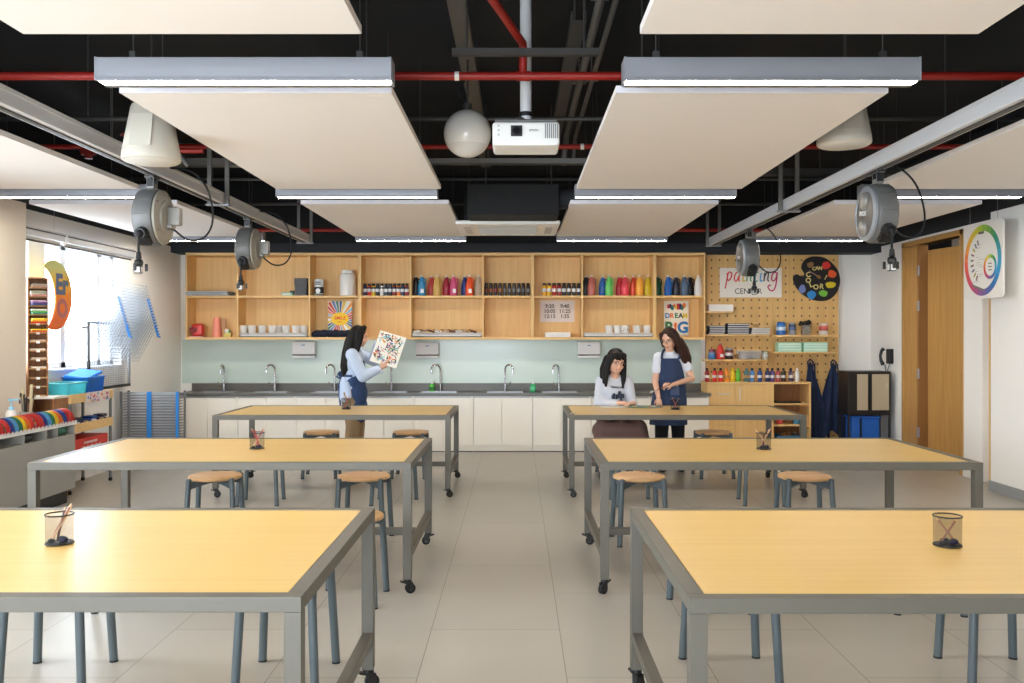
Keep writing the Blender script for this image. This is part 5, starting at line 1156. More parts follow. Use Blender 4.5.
garland('rainbow garland nearest the lotion bottle, first along the desk edge', 7.27, 7, [0, 1, 2, 3, 4, 5, 6])
garland('rainbow garland in the middle of the desk edge', 7.72, 7, [0, 0, 1, 2, 3, 4, 5])
garland('red and blue garland at the far end of the desk', 8.05, 3, [1, 0, 0])
garland('rainbow garland nearest the camera on the desk', 6.82, 7, [0, 1, 2, 3, 4, 5, 6])
t = thing('lotion_bottle', 'white lotion bottle with a pale blue pump on the desk', 'bottle', (-4.21, 7.50, .7285))
q = MB(); q.lathe([(.040, 0), (.044, .006), (.044, .125), (.034, .15), (.015, .158)], WHITE, 24); q.build('body', t)
q = MB(); q.lathe([(.0443, .02), (.0446, .022), (.0446, .06), (.0443, .062)], mat('pale_blue_label', (150, 196, 226), .5), 24); q.build('label', t)
q = MB(); PBL = mat('pale_blue_plastic', (150, 206, 232), .4); q.cyl((0, 0, .156), (0, 0, .18), .02, PBL); q.cyl((0, 0, .18), (0, 0, .235), .006, PBL); q.box((.022, -.01, .24), (.085, .022, .016), PBL, bev=.004); q.build('pump', t)
q = MB(); q.box((0, 0, .045), (.16, .34, .09), mat('off_white_card', (226, 222, 214), .7), bev=.003); q.box((0, 0, .0905), (.15, .33, .004), mat('print_yellow', (250, 206, 40), .6)); tag(q.build('card_box', loc=(-4.25, 7.18, .7285)), 'shallow white card box with a yellow rim on the desk', 'box')
t = thing('brush_holder', 'pot of upright brushes and wooden rulers on the desk', 'brush pot', (-4.16, 7.64, .7285))
q = MB(); q.lathe([(.045, 0), (.05, .004), (.052, .13), (.048, .13), (.044, .006), (.0001, .006)], mat('pot_grey', (176, 172, 160), .5), 24, cap=False); q.build('pot', t)
for k in range(9):
    a = 2 * PI * k / 9; h = [.36, .24, .28, .22, .33, .20, .26, .25, .21][k]; q = MB()
    q.cyl((.02 * math.cos(a), .02 * math.sin(a), .01), (.045 * math.cos(a), .05 * math.sin(a), h), .008 if k not in (0, 4) else .013, mat(['brush_brown', 'ruler_wood', 'handle_grey', 'black_plastic'][k % 4] if k not in (0, 4) else 'ruler_wood', (206, 190, 150), .5), seg=8)
    if k not in (0, 4): q.ball((.047 * math.cos(a), .052 * math.sin(a), h + .012), (.010, .010, .022), mat('bristle', (70, 60, 50), .9), 8)
    q.build('brush', t)
# cubby and pigeonhole tower
t = thing('wooden_cubby', 'open brown wooden cubby below the paper tower', 'cubby', (-4.375, 8.32, 0)); w_, d_ = .155, .13
q = MB(); [q.span(s * w_ - .009, s * w_ + .009, -d_, d_, 0, .925, BROWNW) for s in (-1, 1)]; q.build('side_panel', t, smooth=0)
q = MB(); q.span(-w_, w_, d_ - .012, d_, 0, .925, BROWNW); q.build('back_panel', t, smooth=0)
q = MB(); q.span(-w_, w_, -d_, d_ - .012, .02, .04, BROWNW); q.span(-w_, w_, -d_, d_ - .012, .46, .48, BROWNW); q.build('shelf', t, smooth=0)
q = MB(); q.span(-w_ - .02, w_ + .02, -d_ - .01, d_, .925, .945, mat('cream_laminate', (232, 226, 214), .4), .003); q.build('top', t)
TW, TD, TH = .078, .072, 1.09; tx, ty, tr = -4.415, 8.285, .62
t = thing('paper_tower', 'tall brown pigeonhole tower filled with coloured paper', 'shelf', (tx, ty, .9455), tr)
q = MB(); [q.span(s * TW - .006, s * TW + .006, -TD, TD, 0, TH, BROWNW) for s in (-1, 1)]; q.build('side_panel', t, smooth=0)
q = MB(); q.span(-TW, TW, TD - .008, TD, 0, TH, BROWNW); q.build('back_panel', t, smooth=0)
q = MB(); q.span(-TW - .006, TW + .006, -TD, TD, TH - .012, TH, BROWNW); q.build('top', t, smooth=0)
ns = 13
for k in range(ns):
    z = .002 + k * (TH - .02) / ns; q = MB(); q.span(-TW + .006, TW - .006, -TD, TD - .008, z, z + .010, mat('tan_shelf_edge', (196, 150, 100), .5)); o = q.build('shelf', t, smooth=0)
    if k < 9: q = MB(); q.box((0, -TD - .002, z + .002), (.03, .003, .022), PAPER); q.build('label_tag', o, smooth=0)
sheets = {12: [(196, 150, 130), (150, 146, 130)], 11: [(236, 170, 150), (200, 198, 176), (150, 146, 120)], 10: [(56, 70, 130), (120, 80, 130), (214, 180, 196)], 9: [(40, 120, 90), (120, 190, 90), (226, 230, 214)], 8: [(206, 50, 34), (240, 170, 40), (248, 206, 50)], 7: [(220, 96, 40), (236, 190, 40)], 6: [(226, 214, 190)], 5: [(230, 220, 200)], 4: [(224, 212, 190)], 3: [(230, 220, 200)]}
R = Matrix.Translation((tx, ty, .9455)) @ Matrix.Rotation(tr, 4, 'Z')
nmz = {12: 'topmost', 11: 'second from top', 10: 'third from top', 9: 'fourth from top', 8: 'fifth from top', 7: 'sixth from top', 6: 'seventh from top', 5: 'eighth from top', 4: 'ninth from top', 3: 'tenth from top'}
def cname(c):
    base = {'orange': (236, 170, 60), 'red': (206, 60, 40), 'green': (60, 130, 80), 'lime': (120, 190, 90), 'navy': (56, 70, 130), 'violet': (120, 80, 130), 'cream': (228, 220, 196), 'yellow': (248, 206, 50), 'pink': (236, 180, 180), 'olive': (150, 146, 124), 'tan': (196, 150, 130)}
    return min(base, key=lambda n_: sum((a - b_) ** 2 for a, b_ in zip(base[n_], c)))
for k, cl in sheets.items():
    z = .002 + k * (TH - .02) / ns + .0105
    for j, c in enumerate(cl):
        out = .045 + .025 * ((j * 5 + k * 3) % 4) if k > 6 else -.02
        q = MB(); q.box((random.uniform(-.006, .01), -.012 - out / 2, .008), (.125, .11 + out, .014), cmat(c, 'paper'), rot=(0, 0, random.uniform(-.06, .06)), bev=.002)
        o = q.build('paper_sheaf'); o.matrix_world = R @ Matrix.Translation((0, 0, z + j * .0155)); tag(o, '%s paper sheaf, %s slot of the tower, %s up' % (cname(c), nmz[k], ORD[j]), 'paper', 'paper sheaves in the tower')
# trolley of bins
t = thing('tray_trolley', 'grey trolley with oak trays by the window', 'trolley', (-4.355, 8.91, 0)); w_, d_ = .155, .44; TR = mat('trolley_grey', (120, 122, 120), .45)
for sx in (-1, 1):
    for sy in (-1, 1):
        q = MB(); q.box((sx * (w_ - .012), sy * (d_ - .015), .48), (.022, .026, .90), TR, bev=.002); q.build('leg', t); q = MB(); q.cyl((sx * (w_ - .012) - .012, sy * (d_ - .015), .02), (sx * (w_ - .012) + .012, sy * (d_ - .015), .02), .02, RUBBER, seg=16); q.build('wheel', t)
for z0, z1 in ((.86, .945), (.575, .66), (.27, .35)):
    q = MB(); q.span(-w_, w_, -d_, d_, z0, z0 + .012, SHELFX)
    [q.span(s * w_ - .008, s * w_ + .008, -d_, d_, z0, z1, SHELFX, .002) for s in (-1, 1)]; [q.span(-w_, w_, s * d_ - .008, s * d_ + .008, z0, z1, SHELFX, .002) for s in (-1, 1)]; q.build('tray', t)
def bin_(label, x, y, z, lx, ly, h, c, keep=1.0):
    t = thing('plastic_bin', label, 'bin', (x, y, z), 0, 'plastic bins on the trolley'); m = cmat(c) if keep == 1 else clear('tint_%d' % c[0], c, keep, .2)
    q = MB(); f = .90
    q.hexa([(-lx / 2 * f, -ly / 2 * f, 0), (lx / 2 * f, -ly / 2 * f, 0), (lx / 2 * f, ly / 2 * f, 0), (-lx / 2 * f, ly / 2 * f, 0), (-lx / 2, -ly / 2, h), (lx / 2, -ly / 2, h), (lx / 2, ly / 2, h), (-lx / 2, ly / 2, h)], m)
    q.bm.faces.ensure_lookup_table(); top = max(q.bm.faces, key=lambda f_: f_.calc_center_median().z); q.bm.faces.remove(top); bmesh.ops.solidify(q.bm, geom=list(q.bm.faces), thickness=-.004); q.build('tub', t, smooth=0)
    q = MB(); [q.box((s * lx / 2, 0, h - .004), (.018, ly + .018, .012), m, bev=.002) for s in (-1, 1)]; [q.box((0, s * ly / 2, h - .004), (lx + .018, .018, .012), m, bev=.002) for s in (-1, 1)]; q.build('rim', t)
    return t
bin_('turquoise bin on the trolley top, nearer the camera', -4.355, 8.66, .873, .27, .36, .18, (96, 206, 214))
t = bin_('bright blue bin on the trolley top, farther from the camera', -4.355, 9.06, .873, .26, .34, .22, (20, 130, 226))
q = MB(); q.box((0, 0, .015), (.24, .32, .03), mat('blue_bin_lid', (30, 120, 220), .8), rot=(.18, .1, 0), bev=.01); tag(q.build('blue_bin_lid', loc=(-4.355, 9.05, 1.10)), 'blue lid lying askew over the bright blue bin', 'cloth')  # thin tilted slab as the lid of the piled blue bin
q = MB(); q.cyl((0, 0, 0), (0, 0, .10), .018, DARKSTEEL, seg=12); q.cyl((0, 0, .10), (0, 0, .12), .008, DARKSTEEL, seg=10); tag(q.build('glue_bottle', loc=(-4.46, 9.26, .873)), 'slim dark bottle standing at the back of the trolley', 'bottle')
q = MB(); q.box((0, 0, 0), (.006, .50, .10), mat('flower_card', (236, 222, 214), .7), bev=.001)
for k in range(26): q.ball((.004, random.uniform(-.22, .22), random.uniform(-.038, .038)), (.003, .016, .014), cmat([(226, 96, 96), (90, 150, 210), (240, 190, 90), (226, 150, 190), (120, 120, 190)][k % 5], 'print'), 8)
tro = bpy.data.objects['tray_trolley']; o = q.build('flower_strip', tro, loc=(.17, .09, .895)); o['label'] = 'flower patterned paper strip stuck on the upper tray'
for k, (c, yy, lab) in enumerate((((20, 30, 66), 8.70, 'dark navy folded cloth on the middle trolley tray'), ((30, 70, 150), 9.02, 'blue folded cloth on the middle trolley tray'), ((34, 40, 60), 9.24, 'charcoal folded cloth on the middle trolley tray'))):
    q = MB(); q.box((0, 0, .045), (.24, .22 if k < 2 else .15, .09), cmat(c, 'cloth'), bev=.03); q.box((.07, .02, .10), (.10, .12, .03), cmat(c, 'cloth'), bev=.012); tag(q.build('folded_cloth', loc=(-4.355, yy, .588)), lab, 'cloth', 'folded cloths on the trolley')
for k in range(4):
    q = MB(); q.box((0, 0, .03), (.03, .05, .09), [WHITE, mat('clay_tan', (206, 180, 150), .6)][k % 2], rot=(0, .2, 0), bev=.004); tag(q.build('tube', loc=(-4.215, 8.62 + k * .17, .60)), 'white and tan paint tube in the middle tray, %s along' % ORD[k], 'tube', 'tubes in the middle trolley tray')
t = thing('red_carton', 'red carton with white lettering on the lowest trolley tray', 'carton', (-4.35, 8.92, .283), 0)
q = MB(); q.box((0, 0, .11), (.27, .72, .22), mat('carton_red', (206, 48, 36), .5), bev=.003); q.build('carton', t)
q = MB(); M = Matrix.Translation((.1358, 0, .11)) @ Matrix.Rotation(PI / 2, 4, 'Z') @ FRONT
q.prism([(-.36, -.11), (.36, -.11), (.36, -.03)], .001, WHITE, M); [q.box((0, 0, 0), (.026 + .008 * (k % 3), .040 + .014 * (k % 2), .001), WHITE, mx=M @ Matrix.Translation((-.20 + .043 * k, .005, .001))) for k in range(10)]; [q.box((0, 0, 0), (.018, .022, .001), WHITE, mx=M @ Matrix.Translation((-.14 + .028 * k, .065, .001))) for k in range(10)]; q.build('print', t, smooth=0)
# orange palette sign in front of the window
def sun_mat():
    m = bpy.data.materials.new('orange_painted_board'); m.use_nodes = True; nt = m.node_tree; L = nt.links.new; b = nt.nodes['Principled BSDF']; b.inputs['Roughness'].default_value = .6
    tc = nt.nodes.new('ShaderNodeTexCoord'); sp = nt.nodes.new('ShaderNodeSeparateXYZ'); L(tc.outputs['Object'], sp.inputs[0]); mr = nt.nodes.new('ShaderNodeMapRange'); mr.inputs[1].default_value = -.33; mr.inputs[2].default_value = .33; L(sp.outputs[2], mr.inputs[0])
    n = nt.nodes.new('ShaderNodeTexNoise'); n.inputs['Scale'].default_value = 9; L(tc.outputs['Object'], n.inputs['Vector']); ad = nt.nodes.new('ShaderNodeMath'); ad.operation = 'MULTIPLY_ADD'; ad.inputs[1].default_value = .2; L(n.outputs[0], ad.inputs[0]); L(mr.outputs[0], ad.inputs[2])
    cr = nt.nodes.new('ShaderNodeValToRGB'); r = cr.color_ramp; r.elements[0].position = .25; r.elements[0].color = rgb((240, 110, 40)); r.elements[1].position = 1; r.elements[1].color = rgb((206, 206, 130)); e = r.elements.new(.62); e.color = rgb((250, 150, 44)); e = r.elements.new(.8); e.color = rgb((240, 190, 60)); L(ad.outputs[0], cr.inputs[0]); L(cr.outputs[0], b.inputs['Base Color']); return m
t = thing('orange_sign', 'orange crescent shaped sign hanging before the window', 'sign', (-4.36, 8.50, 1.885), rot=(0, 0, PI / 2))
outl = [(.33 * math.cos(a), .33 * math.sin(a)) for a in [math.radians(d) for d in range(-112, 129, 6)]]
c0 = Vector((-.30, .02)); p_end, p_st = Vector(outl[-1]), Vector(outl[0]); a1 = math.atan2(p_end.y - c0.y, p_end.x - c0.x); a0 = math.atan2(p_st.y - c0.y, p_st.x - c0.x)
for k in range(1, 16):
    a = a1 + (a0 - a1) * k / 16; r_ = (p_end - c0).length + ((p_st - c0).length - (p_end - c0).length) * k / 16; outl.append((c0.x + r_ * math.cos(a), c0.y + r_ * math.sin(a)))
q = MB(); q.prism(outl, .014, sun_mat(), face(0, .014, 0)); q.build('board', t)
q = MB(); BG = mat('letter_blue_grey', (92, 110, 140), .6); q.text('Er', .26, BG, face(.13, -.001, .10), offset=.012); q.build('upper_lettering', t, smooth=0)
q = MB(); q.text('O', .24, mat('letter_mauve', (196, 110, 110), .6), face(.14, -.001, -.13), offset=.012); q.build('lower_lettering', t, smooth=0)
q = MB(); q.cyl((0, .007, .32), (0, .007, ZC - 1.885), .0015, STEEL, seg=6); q.build('hanging_wire', t)
# wire drying racks
WIRE = mat('white_wire', (186, 190, 196), .4, .3); WIREG = mat('grey_wire', (156, 160, 166), .4, .2); CLIP = mat('blue_clip', (40, 130, 206), .4)
t = thing('tilting_drying_rack', 'wire drying rack with tilted shelves by the window', 'drying rack', (-4.3, 10.02, 2.09)); LY_ = .90
def grid(q, O, ax, bx, L, B, m, nl, nb, r=.0022):
    ax, bx, O = Vector(ax).normalized(), Vector(bx).normalized(), Vector(O)
    for k in range(nl + 1): p = O + bx * B * k / nl; q.tube([p, p + ax * L], r if k not in (0, nl) else r * 1.6, m, 4)
    for k in range(nb + 1): p = O + ax * L * k / nb; q.tube([p, p + bx * B], r if k not in (0, nb) else r * 1.6, m, 4)
for k in range(14):
    q = MB(); grid(q, (.010 * k, -LY_ / 2, -.034 * k), (0, 1, -.02), (-.24, 0, -.44), LY_, .48, WIRE, 9, 12); q.build('wire_shelf', t, smooth=0)
for yy in (-.33, .44):
    q = MB(); p0, p1 = Vector((.012, yy, -.17)), Vector((.135, yy, -.60))
    q.tube([p0, p1], .012, CLIP, 8)
    for k in range(14): p = p0 + (p1 - p0) * k / 13; q.box(p + Vector((.012, 0, 0)), (.03, .03, .012), CLIP, rot=(0, .5, 0))
    q.build('blue_spacer', t)
q = MB(); q.box((-.17, -.62, -.80), (.02, .04, .72), DARKSTEEL, bev=.002); q.box((-.17, .36, -.80), (.02, .04, .72), WIREG, bev=.002); q.box((-.17, -.13, -.45), (.02, 1.0, .025), WIREG); q.box((-.17, -.13, -1.15), (.03, 1.0, .03), DARKSTEEL); q.build('wall_frame', t)
q = MB(); grid(q, (-.165, -.62, -.46), (0, 1, 0), (0, 0, -1), .98, .68, WIREG, 30, 24, .0018); q.build('back_mesh', t, smooth=0)
q = MB()
for yy in (-.6, .36): q.box((-.21, yy, -.5), (.07, .03, .03), DARKSTEEL)
q.build('wall_fixing', t, smooth=0)
t = thing('floor_drying_rack', 'low grey wire drying rack with blue clips in the corner', 'drying rack', (-4.165, 10.32, 0)); W2, D2 = .325, .10
for k in range(26):
    z = .06 + k * .0315; q = MB(); grid(q, (-W2, -D2, z), (1, 0, 0), (0, 1, 0), 2 * W2, 2 * D2, WIREG, 8, 4, .0022); q.tube([(-W2, -D2, z), (-W2, -D2, z - .012), (W2, -D2, z - .012), (W2, -D2, z)], .0028, WIREG, 4); q.build('wire_shelf', t, smooth=0)
for sx in (-1, 1):
    for sy in (-1, 1):
        q = MB(); q.box((sx * W2, sy * D2, .435), (.022, .022, .87), TR, bev=.002); q.build('leg', t)
for x in (.0, .318):
    q = MB(); q.box((x, -D2 - .012, .46), (.05 if x == 0 else .03, .014, .82), CLIP, bev=.002)
    for k in range(26): q.box((x, -D2 - .020, .06 + k * .0315), (.055 if x == 0 else .034, .010, .012), CLIP)
    q.build('blue_spacer', t)
# ============================================================= people
SKIN = mat('skin', (226, 176, 148), .5); SKIN2 = mat('lip_skin', (196, 104, 98), .5)
HAIRB = mat('black_hair', (20, 16, 16), .55, spec=.25, bump=.3, bscale=90); HAIRBR = mat('dark_brown_hair', (54, 30, 22), .5, spec=.3, bump=.3, bscale=90)
def cap_prim(bm, p0, p1, r0, r1, seg=14):
    p0, p1 = Vector(p0), Vector(p1)
    M, L = align(p0, p1)
    bmesh.ops.create_cone(bm, cap_ends=True, segments=seg, radius1=r0, radius2=r1, depth=L, matrix=M)
    for p, r in ((p0, r0), (p1, r1)): bmesh.ops.create_uvsphere(bm, u_segments=seg, v_segments=seg // 2 + 2, radius=r, matrix=Matrix.Translation(p))
def blob(name, prims, voxel, m, parent=None, smooth_it=3, paint=None, loc=None):
    """one continuous skin grown over tapered limbs and ellipsoids"""
    bm = bmesh.new()
    for p in prims:
        if p[0] == 'c': cap_prim(bm, *p[1:])
        elif p[0] == 'path':
            pts, rs = p[1], p[2]
            for k in range(len(pts) - 1): cap_prim(bm, pts[k], pts[k + 1], rs[k], rs[k + 1])
        else:
            r = p[2]; rot = p[3] if len(p) > 3 else None
            M = Matrix.Translation(p[1]) @ (Euler(rot).to_matrix().to_4x4() if rot else Matrix()) @ Matrix.Diagonal((r[0], r[1], r[2], 1))
            bmesh.ops.create_uvsphere(bm, u_segments=22, v_segments=14, radius=1, matrix=M)
    me = bpy.data.meshes.new(name); bm.to_mesh(me); bm.free()
    o = bpy.data.objects.new(name, me); COL.objects.link(o)
    r = o.modifiers.new('r', 'REMESH'); r.mode = 'VOXEL'; r.voxel_size = voxel; r.use_smooth_shade = True
    if smooth_it: s = o.modifiers.new('s', 'SMOOTH'); s.iterations = smooth_it; s.factor = .5
    dg = bpy.context.evaluated_depsgraph_get(); dg.update()
    me2 = bpy.data.meshes.new_from_object(o.evaluated_get(dg)); me2.name = name; bpy.data.objects.remove(o)
    o = bpy.data.objects.new(name, me2); COL.objects.link(o); me2.materials.clear()
    ms = m if isinstance(m, list) else [m]
    for k in ms: me2.materials.append(k)
    me2.polygons.foreach_set('use_smooth', [True] * len(me2.polygons))
    idx = [0] * len(me2.polygons)
    if paint:
        for f in me2.polygons: idx[f.index] = paint(f.center, f.normal)
    me2.polygons.foreach_set('material_index', idx)
    if parent: o.parent = parent
    if loc is not None: o.location = loc
    return o
EYEW = mat('eye_white', (232, 228, 222), .3); EYED = mat('eye_dark', (30, 22, 18), .2)
def head_prims(M, s=1.0):
    """M: head frame, origin at the head's centre (eye height), -Y is the face; returns prims"""
    P = lambda x, y, z: tuple(M @ Vector((x * s, y * s, z * s)))
    e = M.to_euler(); R = (e.x, e.y, e.z)
    E = lambda c, r: ('e', P(*c), tuple(k * s for k in r), R)
    return [E((0, .008, .022), (.074, .090, .092)), E((0, -.018, -.045), (.060, .062, .066)), E((0, -.038, -.088), (.030, .028, .022)), E((0, -.028, -.06), (.046, .045, .045)),
            E((0, -.086, -.028), (.011, .016, .016)), E((0, -.078, -.006), (.008, .014, .022)), E((0, -.070, -.062), (.022, .012, .008)), E((0, -.066, -.071), (.018, .012, .007)),
            E((.034, -.056, -.035), (.022, .022, .02)), E((-.034, -.056, -.035), (.022, .022, .02)), E((.03, -.072, .018), (.022, .010, .007)), E((-.03, -.072, .018), (.022, .010, .007)),
            E((.076, .010, -.012), (.010, .018, .028)), E((-.076, .010, -.012), (.010, .018, .028))]
def face_paint(M, s=1.0, smile=False):
    I = M.inverted()
    def f(c, n):
        p = (I @ c) / s
        if p.y < -.045:
            for sx in (-1, 1):
                x, z = p.x - sx * .030, p.z - .001
                if (x / .0085) ** 2 + (z / .0065) ** 2 < 1: return 3
                if (x / .016) ** 2 + (z / .006) ** 2 < 1: return 2
                if abs(x) < .019 and abs(z - .019 + abs(x) * .15) < .0026: return 3
            zz = p.z + .066 - (.35 * abs(p.x) if smile else 0)
            if abs(p.x) < (.022 if smile else .017) and abs(zz) < .0058: return 1 if not (smile and abs(zz) < .0022 and abs(p.x) < .015) else 2
        return 0
    return f
def hand_prims(wrist, d, up, spread=1.0, curl=.3, thumb=1, s=1.0):
    """d: pointing direction, up: back of the hand; five separate fingers"""
    w_ = Vector(wrist); d = Vector(d).normalized(); up = Vector(up); up = (up - d * up.dot(d)).normalized(); sd = d.cross(up)
    out = []; L = s
    pc = w_ + d * .045 * L
    out.append(('c', tuple(w_), tuple(pc + d * .02 * L), .020 * L, .026 * L))
    for k, (ln, off) in enumerate(((.062, -.030), (.074, -.010), (.070, .010), (.054, .028))):
        b = w_ + d * .078 * L + sd * off * L * thumb; out.append(('c', tuple(w_ + d * .03 * L + sd * off * .7 * L * thumb), tuple(b), .013 * L, .0105 * L))
        a = curl; d1 = (d * math.cos(a) - up * math.sin(a) + sd * off * 1.5 * spread * thumb).normalized(); m_ = b + d1 * ln * .5 * L; a2 = curl * 2.1
        d2 = (d * math.cos(a2) - up * math.sin(a2) + sd * off * 1.5 * spread * thumb).normalized(); t_ = m_ + d2 * ln * .5 * L
        out += [('c', tuple(b), tuple(m_), .0095 * L, .0085 * L), ('c', tuple(m_), tuple(t_), .0085 * L, .007 * L)]
    b = w_ + d * .022 * L - sd * .022 * L * thumb; m_ = b + (d * .6 - sd * .75 * thumb - up * .25).normalized() * .036 * L; t_ = m_ + (d * .9 - sd * .35 * thumb - up * .3).normalized() * .03 * L
    out += [('c', tuple(w_), tuple(b), .016 * L, .014 * L), ('c', tuple(b), tuple(m_), .012 * L, .010 * L), ('c', tuple(m_), tuple(t_), .010 * L, .008 * L)]
    return out
def hframe(c, yaw, pitch=0.0, roll=0.0): return Matrix.Translation(c) @ Matrix.Rotation(yaw, 4, 'Z') @ Matrix.Rotation(pitch, 4, 'X') @ Matrix.Rotation(roll, 4, 'Y')
def glasses(parent, M, col=(96, 70, 62)):
    q = MB(); m = cmat(col, 'specs')
    for sx in (-1, 1):
        q.tube([M @ Vector((sx * .031 + .0205 * math.cos(a), -.088 + .004 * abs(math.cos(a)), -.002 + .0185 * math.sin(a))) for a in [2 * PI * k / 20 for k in range(20)]], .0016, m, 6, closed=True)
        q.tube([M @ Vector(p) for p in ((sx * .052, -.082, .004), (sx * .074, -.03, .004), (sx * .078, .012, .0))], .0015, m, 6)
    q.tube([M @ Vector(p) for p in ((-.010, -.090, 0), (0, -.093, .003), (.010, -.090, 0))], .0015, m, 6); q.build('glasses', parent)
    return
def hair_shell(M, s, extra, fringe=True):
    P = lambda x, y, z: tuple(M @ Vector((x * s, y * s, z * s))); e = M.to_euler(); R = (e.x, e.y, e.z)
    out = [('e', P(0, .022, .040), (.084 * s, .094 * s, .088 * s), R), ('e', P(0, .045, -.01), (.082 * s, .075 * s, .10 * s), R)]
    if fringe: out += [('e', P(-.032, -.050, .072), (.044 * s, .034 * s, .034 * s), R), ('e', P(.032, -.050, .072), (.044 * s, .034 * s, .034 * s), R), ('e', P(-.066, -.020, .035), (.020 * s, .044 * s, .062 * s), R), ('e', P(.066, -.020, .035), (.020 * s, .044 * s, .062 * s), R)]
    for pts, rs in extra: out.append(('path', [P(*p) for p in pts], [r * s for r in rs]))
    return out

# ---- the seated person at the far right table ---------------------------------
bx, by = 1.06, 9.74
t = thing('person', 'seated person in a pale sweatshirt and brown skirt, smiling', 'person', (bx, by, 0))
HM = hframe((.005, -.11, 1.225), .32, .22, .08); HS = 1.13
sh = [(-.140, .0, 1.01), (.135, -.03, 1.01)]; el = [(-.175, -.03, .775), (.175, -.13, .775)]; wr = [(.015, -.30, .800), (.17, -.34, .800)]
body = head_prims(HM, HS) + [('c', (.0, -.02, 1.01), (.0, -.08, 1.13), .050, .046), ('e', (0, -.01, .92), (.15, .095, .14)), ('e', (0, .0, .72), (.13, .095, .17)), ('e', (0, .0, .57), (.165, .115, .09)),
        ('c', (-.09, -.02, .555), (-.15, -.36, .545), .075, .055), ('c', (.09, -.02, .555), (.20, -.36, .545), .075, .055), ('c', (-.15, -.36, .52), (-.16, -.34, .10), .050, .036), ('c', (.20, -.36, .52), (.22, -.34, .10), .050, .036),
        ('c', (-.16, -.33, .05), (-.17, -.46, .035), .036, .030), ('c', (.22, -.33, .05), (.24, -.46, .035), .036, .030)]
for k in (0, 1): body += [('c', sh[k], el[k], .050, .040), ('c', el[k], wr[k], .036, .023), ('c', (0, -.01, .98), sh[k], .06, .05)]
body += hand_prims(wr[0], (.85, -.30, -.05), (0, .1, 1), .8, .35, 1, .92) + hand_prims(wr[1], (-.75, -.45, -.05), (0, .1, 1), .8, .4, -1, .92)
blob('body', body, .0048, [SKIN, SKIN2, EYEW, EYED], t, 2, face_paint(HM, HS, True))
SWT = mat('pale_grey_sweatshirt', (208, 210, 218), .9, bump=.25, bscale=25)
sw = [('e', (0, -.01, .93), (.150, .120, .14)), ('e', (0, -.0, .78), (.150, .125, .16)), ('e', (0, 0, .66), (.16, .13, .09)), ('c', (-.11, 0, 1.01), (.105, -.02, 1.01), .064, .064), ('c', (.0, -.01, 1.0), (.0, -.03, 1.055), .085, .060)]
for k in (0, 1): sw += [('c', sh[k], el[k], .064, .056), ('c', el[k], tuple(Vector(el[k]).lerp(Vector(wr[k]), .86)), .055, .040), ('c', tuple(Vector(el[k]).lerp(Vector(wr[k]), .80)), tuple(Vector(el[k]).lerp(Vector(wr[k]), .9)), .038, .032)]
swo = blob('sweatshirt', sw, .008, SWT, t, 4)
q = MB(); NV = mat('print_navy', (40, 46, 66), .7)
q.text('University', .036, NV, face(.015, -.155, .955, .05) @ Matrix.Rotation(-.02, 4, 'Z'), ext=.010)
for (x, z, w_, h) in ((-.03, .855, .022, .07), (-.005, .85, .018, .055), (.02, .865, .020, .05), (.03, .90, .028, .026), (.045, .85, .024, .075), (.068, .86, .016, .05), (-.05, .85, .012, .05)): q.box((x + .01, -.150, z), (w_, .03, h), NV, bev=.004)
q.build('chest_print', t)
SKT = mat('mauve_brown_skirt', (112, 86, 80), .9, bump=.35, bscale=18)
blob('skirt', [('e', (0, .0, .585), (.20, .150, .11)), ('c', (-.08, -.02, .56), (-.16, -.38, .55), .105, .080), ('c', (.08, -.02, .56), (.22, -.38, .55), .105, .080), ('c', (0, -.05, .57), (.03, -.38, .56), .10, .075), ('c', (-.16, -.36, .54), (-.19, -.36, .24), .085, .095), ('c', (.22, -.36, .54), (.26, -.36, .24), .085, .095), ('c', (.03, -.38, .54), (.03, -.38, .24), .085, .09), ('c', (-.15, -.39, .52), (.21, -.39, .52), .088, .088), ('c', (-.17, -.39, .42), (.24, -.39, .42), .088, .088), ('c', (-.18, -.39, .32), (.25, -.39, .32), .09, .09), ('e', (-.10, .06, .47), (.14, .10, .12)), ('e', (.10, .06, .47), (.14, .10, .12))], .010, SKT, t, 4)
ex = [([(-.045, -.064, .066), (-.03, -.078, .040)], [.022, .012]), ([(-.01, -.070, .068), (.0, -.082, .040)], [.022, .012]), ([(.03, -.068, .066), (.036, -.078, .044)], [.022, .011]), ([(-.072, -.01, .03), (-.086, -.012, -.06), (-.096, -.03, -.15), (-.092, -.06, -.225)], [.028, .032, .030, .014]), ([(.072, -.01, .03), (.084, -.015, -.06), (.088, -.04, -.15), (.080, -.07, -.225)], [.028, .030, .026, .012]),
      ([(-.05, .07, 0), (-.065, .08, -.10), (-.075, .07, -.2)], [.05, .05, .03]), ([(.05, .07, 0), (.06, .08, -.10), (.07, .07, -.2)], [.05, .05, .03]), ([(0, .09, 0), (0, .10, -.1), (0, .09, -.2)], [.05, .05, .03]), ([(-.088, .0, -.03), (-.112, -.02, -.12), (-.122, -.055, -.20)], [.024, .022, .010])]
blob('hair', hair_shell(HM, HS, ex), .006, HAIRB, t, 7)
glasses(t, HM @ Matrix.Scale(HS, 4))
SHOE = mat('dark_shoe', (36, 34, 36), .6)
for x in (-.165, .23): q = MB(); q.ball((x, -.42, .035), (.045, .11, .034), SHOE, 16); q.ball((x, -.36, .05), (.042, .05, .045), SHOE, 16); q.build('shoe', t)

